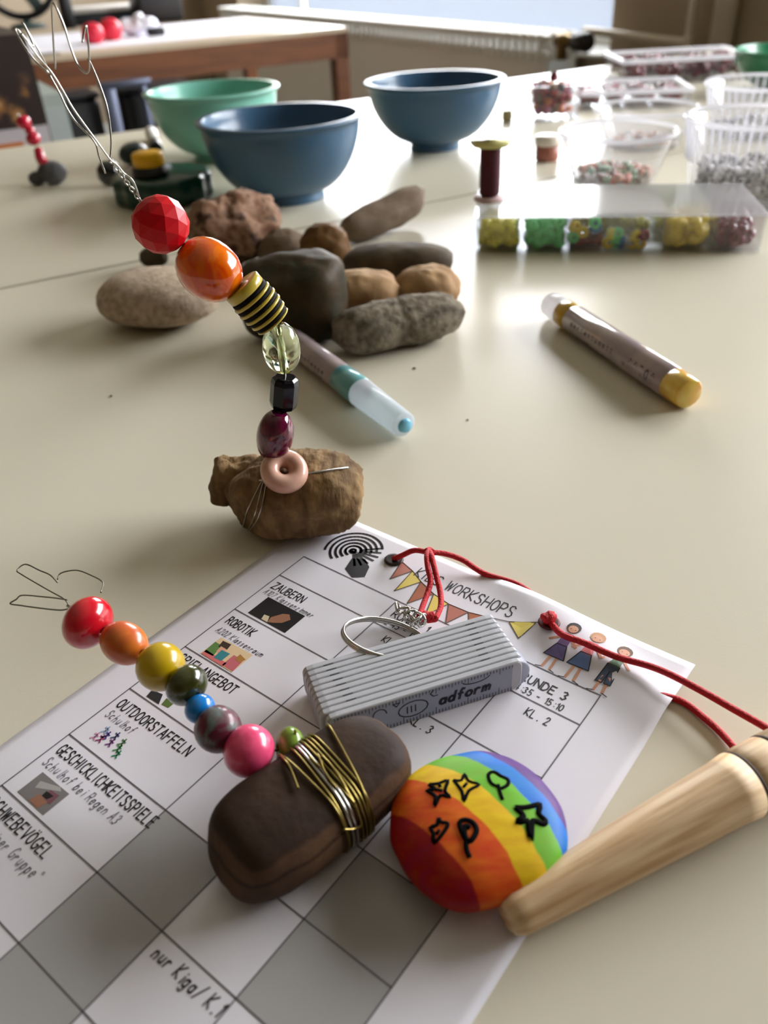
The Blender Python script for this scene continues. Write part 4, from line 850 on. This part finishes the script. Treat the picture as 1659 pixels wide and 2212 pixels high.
# ================================================================== WOODEN HANDLE
M_hw = mat('raw_wood', (230, 202, 162), .5, rgb2=(186, 144, 98), scale=420, detail=6, stretch=(.05, 1, 1), bump=.35, bscale=400, lo=.38, hi=.72)
M_burn = mat('burnt_groove', (48, 26, 14), .7)
hs_ = P(1092, 1985, .0050); he = P(1600, 1696, .0084); haxis = (he - hs_); L0 = np.linalg.norm(haxis); haxis /= L0
t4 = bpy.data.objects.new('wooden_grip', None); col.objects.link(t4); t4['label'] = 'turned pale wooden grip with burnt rings lying at the lower right'; t4['category'] = 'grip'
x, y, a = frame_from(haxis); M4 = Matrix(((a[0], x[0], y[0], hs_[0]), (a[1], x[1], y[1], hs_[1]), (a[2], x[2], y[2], hs_[2]), (0, 0, 0, 1))); t4.matrix_world = M4; t4.empty_display_size = .01
def xl(prof, seg=48):  # lathe along local X
    vs, f = lathe(prof, seg); return [(p[2], p[0], p[1]) for p in vs], f
r0_, r1_ = .0047, .0082
def rad_at(h): return r0_ + (r1_ - r0_) * min(1, h / L0) ** .8 if h < L0 else r1_ + .0003
pr = [(0, .0001), (r0_ * .62, 0), (r0_ * .86, .0006), (r0_ * .97, .0018), (rad_at(.003), .003)] + [(rad_at(L0 * k / 14), L0 * k / 14) for k in range(1, 15)]
g1 = L0 + .0005; g2 = L0 + .0105
pr += [(r1_, g1 - .0006), (r1_ - .0006, g1), (r1_, g1 + .0006), (r1_ + .0003, g1 + .003), (r1_ + .0003, g2 - .0009), (r1_ - .0003, g2), (r1_ + .0003, g2 + .0009), (r1_ * .98, g2 + .012), (r1_ * .9, g2 + .026), (r1_ * .7, g2 + .03), (.003, g2 + .031), (0, g2 + .031)]
obj('handle_body', MB().add(*xl(pr)), M_hw, t4, local=True)
for g in (g1, g2): obj('burnt_ring', MB().add(*xl([(r1_ - .0006, g - .0008), (r1_ + .00012, g - .0006), (r1_ + .00034, g), (r1_ + .00012, g + .0006), (r1_ - .0006, g + .0008)])), M_burn, t4, local=True)

# ================================================================== GLITTER PENS
M_pb = mat('pen_barrel', (156, 142, 148), .18, coat=.6, rgb2=(182, 166, 164), scale=60); M_ink = mat('pen_print', (48, 42, 56), .4)
def pen(pa, pb, r, segs, label, prints, seed=1):
    A_ = P(*pa, r); B_ = P(*pb, r); ax = (B_ - A_) * [1, 1, 0]; L = np.linalg.norm(ax); ax /= L; t = root('glitter_pen', label, 'pen', (A_[0], A_[1], 0), group='glitter pens')
    for nm, h0, h1, ra_, rb_, m, lab in segs:
        h0 *= L; h1 *= L; ra_ *= r; rb_ *= r; e = .0006
        obj(nm, MB().add(*lathe([(0, h0), (ra_ * .9, h0), (ra_, h0 + e), (ra_ + (rb_ - ra_) * .5, (h0 + h1) / 2), (rb_, h1 - e), (rb_ * .9, h1), (0, h1)], 32, A_, ax)), m, t, lab)
    x, y, a = frame_from(ax); up = np.array([0, 0, 1.]); sd = np.cross(ax, up); sd = sd if sd @ (C - A_) > 0 else -sd
    def fm(s, w): th_ = w / r; return A_ + ax * s + (sd * math.cos(th_) + up * math.sin(th_)) * (r * 1.004)
    obj('pen_lettering', ribbons(prints(L, r), r * .085, fm), M_ink, t)
    return t
def squig(x0, x1, y, h, seed, n):
    rnd = random.Random(seed); out = []
    for k in range(n):
        x = x0 + (x1 - x0) * k / n; w = (x1 - x0) / n * .62; t = rnd.choice('nesaurot'); out += [[(x + px * w, y + py * h) for px, py in pl] for pl in G[t]]
    return out
M_clearcap = clear('milky_cap', milk=.72); M_mustard = mat('mustard_plastic', (196, 156, 42), .3, coat=.5); M_ycap = mat('yellow_translucent', (236, 206, 96), .25, coat=.4, rgb2=(224, 160, 60), scale=90)
pen((1190, 657), (1490, 852), .0078, [('cap', .0, .12, .90, .95, M_clearcap, 'milky clear cap'), ('collar', .115, .20, .97, 1.0, M_mustard, 'mustard collar'), ('barrel', .2, .9, 1, 1, M_pb, None), ('end_plug', .9, 1.0, 1.0, .92, M_ycap, 'pale yellow end')],
    'yellow glitter pen lying on the front table at the right', lambda L, r: squig(L * .27, L * .6, r * .1, .0028, 3, 12) + squig(L * .30, L * .62, -r * .65, .0022, 4, 14) + squig(L * .66, L * .88, -.001, .0085, 5, 6))
M_teal = mat('teal_plastic', (104, 168, 172), .28, coat=.5); M_tip = mat('sky_blue_tip', (120, 196, 226), .3)
pen((600, 712), (878, 922), .0070, [('barrel', 0, .56, 1, 1, M_pb, None), ('collar', .56, .70, 1.03, 1.03, M_teal, 'teal collar'), ('cap', .70, .985, 1.02, .84, clear('aqua_cap', (200, 236, 240), milk=.78), 'milky aqua cap'), ('end_plug', .985, 1.0, .5, .45, M_tip, 'sky blue cap end')],
    'teal glitter pen behind the tall bead figure, cap towards us', lambda L, r: squig(L * .12, L * .52, r * .15, .0024, 7, 14) + squig(L * .1, L * .52, -r * .6, .0048, 8, 8))

# ================================================================== THINGS AT THE BACK LEFT
c = P(362, 452); c = c + (c - C) * [1, 1, 0] / np.linalg.norm((c - C)[:2]) * .040
r = root('string_reel', 'flat dark green ribbed reel with a yellow cap, left of the blue bowl', 'reel', (c[0], c[1], 0))
M_dgn = mat('bottle_green', (8, 62, 48), .3, coat=.3); vs, f = lathe([(0, 0), (.040, 0), (.044, .003), (.044, .020), (.040, .023), (0, .023)], 72, (c[0], c[1], 0))
vs = [np.array([c[0] + (p[0] - c[0]) * (1 + .035 * math.cos(12 * math.atan2(p[1] - c[1], p[0] - c[0]))), c[1] + (p[1] - c[1]) * (1 + .035 * math.cos(12 * math.atan2(p[1] - c[1], p[0] - c[0]))), p[2]]) for p in vs]
obj('reel_body', MB().add(vs, f), M_dgn, r)
e_ = c + np.array([-.006, -.012, 0])
obj('hub', MB().add(*lathe([(.016, .0235), (.0165, .026), (.015, .031), (0, .0315)], 32, (e_[0], e_[1], 0))), M_dark, r)
obj('yellow_cap', MB().add(*lathe([(0, .0317), (.0135, .0317), (.0140, .033), (.0140, .041), (.0125, .0428), (0, .043)], 32, (e_[0], e_[1], 0))), mat('yellow_cap', (244, 186, 14), .35), r)
# far red bead figure
c = P(103, 404); c = c + np.array([0, .012, 0]); yf = c[1]
r = root('bead_figure', 'small red bead figure on a grey stone at the far left of the rear table', 'bead figure', (c[0], c[1], 0))
obj('stone', MB().add(*stone((c[0] + .004, c[1], 0), .0140, .011, .0105, .1, 2.3, 51, .08, nu=28, nv=18)), mat('slate_stone', (74, 74, 74), .7, rgb2=(100, 100, 102), scale=80), r)
obj('stone', MB().add(*stone((c[0] - .0125, c[1], 0), .0085, .008, .0065, .1, 2.2, 52, .08, nu=24, nv=16)), mat('slate_stone', (74, 74, 74)), r)
zz = [at(90, 345, yf), at(83, 325, yf), at(72, 300, yf), at(65, 283, yf), at(51, 264, yf)]
M_fr = mat('crimson_bead', (186, 12, 48), .25, coat=.5)
for q, rad, ln in ((zz[0], .0054, .019), (zz[1], .0045, .006), (zz[2], .0072, .0115), (zz[3], .0048, .0075), (zz[4], .0070, .0125)): bead(r, q, zz[4] - zz[0], rad, ln, M_fr, seg=20)
obj('core_wire', MB().add(*tube([c + [0, 0, .012], zz[0], zz[2], zz[4], zz[4] + [-.004, 0, .008]], .0006, 6)), M_wire, r)
# dark glossy stone figure, white pen
c1_ = P(232, 376, .012); c2_ = P(262, 345, .012)
obj('dark_pebble', MB().add(*stone((c1_[0], c1_[1] + .006, 0), .0115, .0105, .0115, .2, 2.2, 61, .05, nu=28, nv=20)), mat('black_gloss', (14, 18, 22), .18, coat=.8), cat='pebble', label='glossy black ball shaped pebble left of the green reel', loc=(c1_[0], c1_[1], 0))
obj('dark_pebble', MB().add(*stone((c2_[0] + .004, c2_[1] + .038, 0), .0125, .018, .0105, -.5, 2.2, 62, .05, nu=28, nv=20)), mat('teal_black_stone', (36, 52, 56), .35), cat='pebble', label='dark teal oval pebble just behind the glossy black one', loc=(c2_[0], c2_[1], 0))
a_ = P(338, 322, .0075); b_ = P(322, 276, .0075); ax = b_ - a_; ax /= np.linalg.norm(ax)
r = root('marker_pen', 'short white marker with a black cap, lying beyond the green reel', 'marker', (a_[0], a_[1], 0))
obj('cap', MB().add(*lathe([(0, 0), (.006, 0), (.0072, .002), (.0075, .028), (0, .028)], 24, a_, ax)), M_dark, r)
obj('barrel', MB().add(*lathe([(0, .028), (.0072, .028), (.0072, .11), (.006, .115), (0, .115)], 24, a_, ax)), mat('white_plastic', (232, 230, 224), .35), r)

# ================================================================== BEAD BOX
f0 = P(1027, 548); f1 = P(1640, 546); bx = f1 - f0; LB = np.linalg.norm(bx); bx /= LB; by = np.array([-bx[1], bx[0], 0]); ba = math.atan2(bx[1], bx[0])
HBx = .0245; DB = .082; tw_ = .0013
def bp_(x, y, z=0.): return f0 + bx * x + by * y + np.array([0, 0, z])
M_cl = clear('clear_plastic', (250, 251, 252), milk=.02); M_cll = clear('clear_lid', (250, 251, 252), rough=.10, milk=.30)  # lid's milky white stands in for the window's reflection on it
bb = root('bead_box', 'clear compartment box of coloured beads with a closed lid', 'box', bp_(LB / 2, DB / 2))
def bbx(x0, x1, y0, y1, z0, z1): return box(bp_((x0 + x1) / 2, (y0 + y1) / 2, (z0 + z1) / 2), (x1 - x0, y1 - y0, z1 - z0), ba)
mb = MB()
for q in ((0, LB, 0, DB, 0, tw_), (0, LB, 0, tw_, tw_, HBx), (0, LB, DB - tw_, DB, tw_, HBx), (0, tw_, tw_, DB - tw_, tw_, HBx), (LB - tw_, LB, tw_, DB - tw_, tw_, HBx)): mb.add(*bbx(*q), smooth=False)
obj('box_shell', mb, M_cl, bb)
divs = [0, .168, .335, .662, .842, 1.0]
for d_ in divs[1:-1]: obj('divider', MB().add(*bbx(LB * d_ - .0008, LB * d_ + .0008, tw_, DB - tw_, tw_, HBx - .001), smooth=False), M_cl, bb)
obj('divider', MB().add(*bbx(tw_, LB - tw_, DB / 2 - .0007, DB / 2 + .0007, tw_, HBx - .001), smooth=False), M_cl, bb)
lb = MB(); lb.add(*bbx(-.001, LB + .001, -.001, DB + .001, HBx + .0001, HBx + .0016), smooth=False)
obj('lid', lb, M_cll, bb)
obj('clasp', MB().add(*bbx(LB * .46, LB * .56, -.0025, -.0008, HBx - .012, HBx + .001), smooth=False), M_cl, bb)
def ringbead(mb, c, r, h, rot, mi=0, seg=8):
    vs, f = lathe([(r * .35, -h / 2), (r * .8, -h / 2), (r, -h * .2), (r, h * .2), (r * .8, h / 2), (r * .35, h / 2)], seg, closed=True)
    mb.add([np.array(rot @ Vector(p)) + c for p in vs], f, mi)
cols = {'yellow': (240, 232, 60), 'green': (104, 232, 136), 'darkred': (120, 6, 34), 'yellow2': (236, 206, 30), 'grey': (190, 190, 196), 'blue': (40, 120, 180), 'red': (150, 20, 30)}
def bmat(k): return mat('pony_bead_' + k, cols[k], .25, coat=.4)
rb_ = random.Random(11)
def fill(x0, x1, y0, y1, z0, z1, kinds, n, name, label, rr=.0036, parent=None, cat='beads', fz=None):
    mb = MB(); c0 = fz or bp_
    for _ in range(n):
        x = rb_.uniform(x0 + rr, x1 - rr); y = rb_.uniform(y0 + rr, y1 - rr); z = rb_.uniform(z0 + rr, z1 - rr)
        ringbead(mb, c0(x, y, z), rr, rr * 1.5, Euler([rb_.uniform(0, 3.1) for _ in range(3)]).to_matrix(), rb_.randrange(len(kinds)))
    return obj(name, mb, [bmat(k) for k in kinds], kind='stuff', label=label, cat=cat, loc=c0((x0 + x1) / 2, (y0 + y1) / 2, z0))
g_ = .0012
for i, (k, lab, n, top_) in enumerate(((['yellow'], 'pale yellow beads in the leftmost front compartment', 190, HBx - .001), (['green'], 'green beads in the second front compartment', 190, HBx - .001), (None, None, 0, 0), (['yellow2'], 'deep yellow beads in the fourth front compartment', 190, HBx - .001), (['darkred'], 'dark red beads in the rightmost front compartment', 170, HBx - .005))):
    if k: fill(LB * divs[i] + g_, LB * divs[i + 1] - g_, tw_ + .0002, DB / 2 - g_, tw_, top_, k, n, 'beads', lab)
fill(LB * .335 + g_, LB * .47, .006, DB / 2 - g_, tw_, .011, ['red', 'darkred'], 70, 'beads', 'dark red beads at the bottom of the wide middle compartment')
for i, k in enumerate((['grey'], ['blue'], ['yellow'], ['green', 'yellow'], ['darkred'])):
    fill(LB * divs[i] + g_, LB * divs[i + 1] - g_, DB / 2 + g_, DB - g_ - .001, tw_, HBx * .55, k, 110, 'beads', ('grey', 'blue', 'yellow', 'green and yellow', 'dark red')[i] + ' beads in a rear compartment of the clear box')
names = [('yellow2', .355, .0165), ('green', .352, .0095), ('yellow2', .385, .0130), ('blue', .43, .0160), ('green', .425, .0190), ('yellow2', .478, .0055), ('green', .505, .0060), ('blue', .525, .0056), ('yellow', .488, .0115), ('green', .508, .0118), ('yellow2', .562, .0052), ('yellow2', .592, .0050), ('red', .60, .0105), ('yellow2', .575, .0098), ('grey', .545, .0052)]
wv = {'yellow2': 'yellow', 'green': 'green', 'blue': 'blue', 'red': 'dark red', 'grey': 'grey', 'yellow': 'pale yellow'}
wh = ['leftmost, high up against the divider', 'low against the left divider', 'second from the left, just above the red beads', 'high above the red beads', 'topmost, above the red beads', 'at the bottom right of the red beads', 'at the bottom below another green bead', 'at the bottom right of the green pair', 'resting on top of the bottom yellow bead', 'resting on the bottom green bead', 'at the bottom in the right half', 'rightmost at the bottom', 'high at the right end', 'on top of the right half beads', 'at the bottom beside the blue bead']
for (k, fx, z), w_ in zip(names, wh):
    mb = MB(); q = bp_(LB * fx, .0065, z); ringbead(mb, q, .0043, .0062, Euler((rb_.uniform(.6, 2.4), rb_.uniform(0, 3), 0)).to_matrix(), seg=14)
    obj('loose_bead', mb, bmat(k), cat='bead', label='%s bead in the middle compartment, %s' % (wv[k], w_), group='loose beads in the middle compartment', loc=q)
obj('insert_card', MB().add(*bbx(LB * .22, LB * .68, .010, DB - .008, HBx - .0006, HBx - .0001), smooth=False), mat('cream_card', (238, 232, 214), .6), bb)

# thread spool on the lid
sp = P(1057, 432, HBx + .0017); zb = HBx + .0017
r = root('thread_spool', 'yellow flanged spool of dark maroon thread standing on the bead box lid', 'spool', (sp[0], sp[1], zb))
s_h = at(1055, 302, sp[1])[2] - zb
M_sy = mat('pale_yellow_plastic', (206, 200, 128), .35)
obj('bottom_flange', MB().add(*lathe([(0, zb), (.011, zb), (.0115, zb + .001), (.0105, zb + .003), (0, zb + .003)], 28, (sp[0], sp[1], 0))), mat('pinkish_plastic', (206, 176, 178), .35), r)
obj('core', MB().add(*lathe([(0, 0.001), (.005, 0.001), (.005, s_h), (0, s_h)], 20, (sp[0], sp[1], zb))), M_sy, r)
tp = [(.0052, .003), (.0070, .004)]
for k in range(26): hq = .005 + (s_h - .011) * k / 25; tp += [(.0074 + (.0004 if k % 2 else 0), hq)]
tp += [(.0068, s_h - .005), (.005, s_h - .0045)]
obj('thread', MB().add(*lathe(tp, 28, (sp[0], sp[1], zb))), mat('maroon_thread', (72, 2, 22), .6), r)
obj('top_flange', MB().add(*lathe([(0, s_h - .004), (.0125, s_h - .004), (.0150, s_h - .0015), (.0145, s_h), (.004, s_h), (.004, s_h + .0005), (0, s_h + .0005)], 32, (sp[0], sp[1], zb))), M_sy, r)

# ================================================================== CLEAR TUBS
M_cup = clear('clear_tub', (252, 252, 253), milk=.05, rough=.08); M_rim = clear('tub_rim', milk=.6)
def tub(px, py, rb2, rt, h, label, name='clear_tub', ribs=0, z=0., group='clear tubs'):
    c = P(px, py, z); d = (c - C) * [1, 1, 0]; d /= np.linalg.norm(d); c = c + d * rb2; r = root(name, label, 'tub', (c[0], c[1], z), group=group); tk = .0009
    pr = [(0, .0005), (rb2 * .95, .0005), (rb2, .002), (rt - .001, h - .004), (rt, h - .003)]
    inn = [(rt - tk, h - .003), (rt - .001 - tk, h - .004), (rb2 - tk, .0025), (0, .0015)]
    obj('tub_wall', MB().add(*lathe(pr + inn, 64, (c[0], c[1], z), capit=False)), M_cup, r)
    obj('tub_rim', MB().add(*lathe([(rt - tk, h - .003), (rt + .0022, h - .0035), (rt + .0026, h - .001), (rt + .0018, h), (rt - tk, h)], 64, (c[0], c[1], z), closed=True)), M_rim, r)
    for k in range(ribs):
        t = 2 * math.pi * k / ribs; b0 = np.array([math.cos(t), math.sin(t), 0]); p0 = np.array([c[0], c[1], z + h * .5]) + b0 * (rb2 + (rt - rb2) * .5 + .0004); p1 = np.array([c[0], c[1], z + h * .94]) + b0 * (rb2 + (rt - rb2) * .92 + .0006)
        obj('rib', MB().add(*tube([p0, p1], .0008, 5, sm=False)), M_rim, r)
    return c
def cupfill(c, rad, z0, z1, kinds, n, label, rr=.0035, name='beads', cube=False):
    mb = MB(); ks = [bmat(k) if k in cols else MATS[k] for k in kinds]
    for _ in range(n):
        a = rb_.uniform(0, 6.283); q = rad * math.sqrt(rb_.random()); p = np.array([c[0] + q * math.cos(a), c[1] + q * math.sin(a), rb_.uniform(z0 + rr, z1)])
        rt_ = Euler([rb_.uniform(0, 3.1) for _ in range(3)]).to_matrix()
        if cube:
            vs, f = bbox((0, 0, 0), (rr * 1.7,) * 3, 0, rr * .3, 1); mb.add([np.array(rt_ @ Vector(v)) + p for v in vs], f, 0)
            s = rr * .875
            for o_, x_, y_ in ((Vector((0, 0, s)), Vector((1, 0, 0)), Vector((0, 1, 0))), (Vector((0, -s, 0)), Vector((1, 0, 0)), Vector((0, 0, 1))), (Vector((s, 0, 0)), Vector((0, 1, 0)), Vector((0, 0, 1)))):
                for (a0, b0, a1, b1) in ((-.62, -.65, -.2, .65), (.2, -.65, .62, .65), (-.2, -.2, .2, .2)):
                    mb.add([np.array(rt_ @ (o_ + x_ * (s * u_) + y_ * (s * v_))) + p for u_, v_ in ((a0, b0), (a1, b0), (a1, b1), (a0, b1))], [(0, 1, 2, 3)], 1, False)
        else: ringbead(mb, p, rr, rr * 1.4, rt_, rb_.randrange(len(ks)))
    return obj(name, mb, ks, kind='stuff', label=label, cat='beads', loc=(c[0], c[1], z0))
cols.update({'salmon': (214, 130, 104), 'peach': (222, 170, 140), 'mint': (150, 190, 150), 'white': (226, 224, 222), 'brown': (120, 84, 60), 'orange': (210, 110, 60), 'navy': (30, 40, 60), 'pink': (190, 80, 120)})
c = tub(1322, 412, .036, .0490, .043, 'front clear round tub holding a few salmon beads, behind the bead box')
cupfill(c, .031, .002, .010, ['salmon', 'peach', 'salmon', 'mint', 'brown'], 90, 'salmon and peach beads in the front clear round tub')
c = tub(1385, 330, .037, .0500, .037, 'clear round tub standing behind the salmon bead tub'); cupfill(c, .031, .002, .006, ['white', 'peach'], 60, 'white beads in the second clear round tub')
mat('letter_white', (226, 224, 222), .4); mat('letter_black', (24, 24, 26), .5)
c = tub(1590, 462, .041, .0500, .064, 'big clear ribbed tub of black and white letter beads at the right', ribs=44)
cupfill(c, .0335, .004, .030, ['letter_white', 'letter_black'], 330, 'white cube letter beads with black letters in the ribbed tub', rr=.0034, cube=True)
c = tub(1625, 305, .045, .0560, .050, 'clear ribbed tub behind the letter bead tub at the right edge', ribs=44)
cupfill(c, .038, .002, .012, ['white', 'grey'], 80, 'white beads in the rear ribbed tub')
# small jar with pink content
c = P(1186, 352); r = root('small_jar', 'tiny white lidded jar with brownish pink filling beside the front tub', 'jar', (c[0], c[1] + .012, 0)); q = (c[0], c[1] + .012, 0)
obj('jar_body', MB().add(*lathe([(0, .0002), (.0105, .0002), (.0115, .002), (.0115, .0145), (0, .0145)], 28, q)), mat('pink_brown', (176, 112, 96), .4), r)
obj('jar_lid', MB().add(*lathe([(0, .0146), (.0125, .0146), (.013, .016), (.0128, .022), (.011, .0232), (0, .0235)], 28, q)), mat('ivory_lid', (236, 226, 212), .3), r)
c = P(1095, 262); obj('loose_bead', MB().add(*lathe([(.001, 0.0001), (.0055, .0001), (.0068, .004), (.0068, .009), (.0055, .0125), (.001, .0125)], 20, (c[0], c[1], 0))), mat('tan_bead', (176, 160, 112), .4), cat='bead', label='single tan bead on the rear table right of the rear blue bowl', loc=(c[0], c[1], 0))
# jar of mixed dark beads
c = P(1192, 262); c = c + np.array([.004, .028, 0]); r = root('square_jar', 'small square clear jar crammed with mixed dark red and green beads', 'jar', (c[0], c[1], 0))
mb = MB()
for q in ((0, -.026, .058, .0015), (0, .026, .058, .0015), (-.029, 0, .0015, .052), (.029, 0, .0015, .052)): mb.add(*box((c[0] + q[0], c[1] + q[1], .019), (q[2], q[3], .037)), smooth=False)
mb.add(*box((c[0], c[1], .0012), (.056, .05, .0015)), smooth=False); obj('jar_wall', mb, M_cl, r)
cupfill(c, .022, .003, .036, ['red', 'brown', 'navy', 'orange', 'pink', 'darkred', 'red'], 170, 'mixed dark beads in the square clear jar', rr=.0045)
cupfill(c + np.array([.002, 0, 0]), .004, .036, .047, ['darkred'], 4, 'few dark red beads heaped on top of the square jar', rr=.0045)
# open organiser trays with dark red beads, and the green bowl on top
def tray(px0, px1, py, D_, h, label, kinds, n, z=0., lidang=None, yaw=None, lab='rear'):
    a0 = P(px0, py, z); ang = A - math.radians(20) if yaw is None else yaw; w_ = abs((P(px1, py, z) - a0)[0]) / math.cos(ang); X = np.array([math.cos(ang), math.sin(ang), 0]); Y = np.array([-X[1], X[0], 0]); t = root('organiser_tray', label, 'tray', a0)
    f = lambda x, y, zz: a0 + X * x + Y * y + np.array([0, 0, zz]); mb = MB(); k = .0015
    for (x0, x1, y0, y1, z0, z1) in ((0, w_, 0, D_, 0, k), (0, w_, 0, k, k, h), (0, w_, D_ - k, D_, k, h), (0, k, k, D_ - k, k, h), (w_ - k, w_, k, D_ - k, k, h)):
        mb.add(*box(f((x0 + x1) / 2, (y0 + y1) / 2, (z0 + z1) / 2), (x1 - x0, y1 - y0, z1 - z0), ang), smooth=False)
    obj('tray_shell', mb, M_cl, t)
    for q in (1, 2, 3): obj('divider', MB().add(*box(f(w_ * q / 4, D_ / 2, h * .5), (k, D_ - 2 * k, h * .9), ang), smooth=False), M_cl, t)
    if lidang is not None:
        lm = MB(); vs, ff = bbox((0, 0, 0), (w_, D_, .004), 0, .0015); rot = Matrix.Rotation(lidang, 3, 'X')
        vs = [f(w_ / 2, D_, h) + sum((X * q[0], Y * q[1], np.array([0, 0, q[2]])), np.zeros(3)) for q in [np.array(rot @ Vector((v[0], v[1] + D_ / 2, v[2]))) for v in vs]]
        obj('lid', lm.add(vs, ff), M_rim, t)
    rp_ = [f(x_, y_, h + .0012) for x_, y_ in ((.008, 0), (w_ / 2, 0), (w_ - .008, 0), (w_, .008), (w_, D_ / 2), (w_, D_ - .008), (w_ - .008, D_), (w_ / 2, D_), (.008, D_), (0, D_ - .008), (0, D_ / 2), (0, .008))]
    obj('tray_rim', MB().add(*tube(rp_, .0032, 8, True, n=3)), M_rim, t)
    mb = MB()
    for _ in range(n): ringbead(mb, f(w_ / 4 * rb_.randrange(4) + rb_.uniform(.0095, w_ / 4 - .0095), rb_.uniform(.0095, D_ - .0095), rb_.uniform(.0095, h - .004)), .0055, .008, Euler([rb_.uniform(0, 3.1) for _ in range(3)]).to_matrix(), rb_.randrange(len(kinds)), 8)
    obj('beads', mb, [bmat(k2) for k2 in kinds], kind='stuff', cat='beads', label='dark red beads filling the ' + lab + ' organiser tray', loc=f(w_ / 2, D_ / 2, .002)); return f, w_
cols['wine'] = (100, 4, 26)
tray(1345, 1660, 188, .11, .030, 'rear clear organiser tray of dark red beads near the green bowl', ['wine', 'wine', 'darkred'], 330, yaw=A - math.radians(28), lab='rear')
tray(1245, 1510, 240, .10, .018, 'front clear organiser tray of wine red beads behind the tubs', ['darkred', 'wine'], 260, yaw=A - math.radians(34), lab='front')
bowl(1690, 205, .034, .0685, .0500, M_green, M_green, 'green bowl cut off at the right edge beyond the tubs', z0=.0)
# crumbs on the table
for (px, py, s, lab) in ((895, 797, 1.3, 'dark crumb on the table right of the stone pile'), (1010, 908, .9, 'tiny dark crumb in the middle of the front table'), (240, 857, 1.2, 'small curled brown crumb on the table at the left')):
    c = P(px, py); obj('crumb', MB().add(*stone((c[0], c[1], 0), .0008 * s, .0005 * s, .0003 * s, px, 2, px, .3, nu=10, nv=8)), M_blackring, cat='crumb', label=lab, loc=(c[0], c[1], 0))
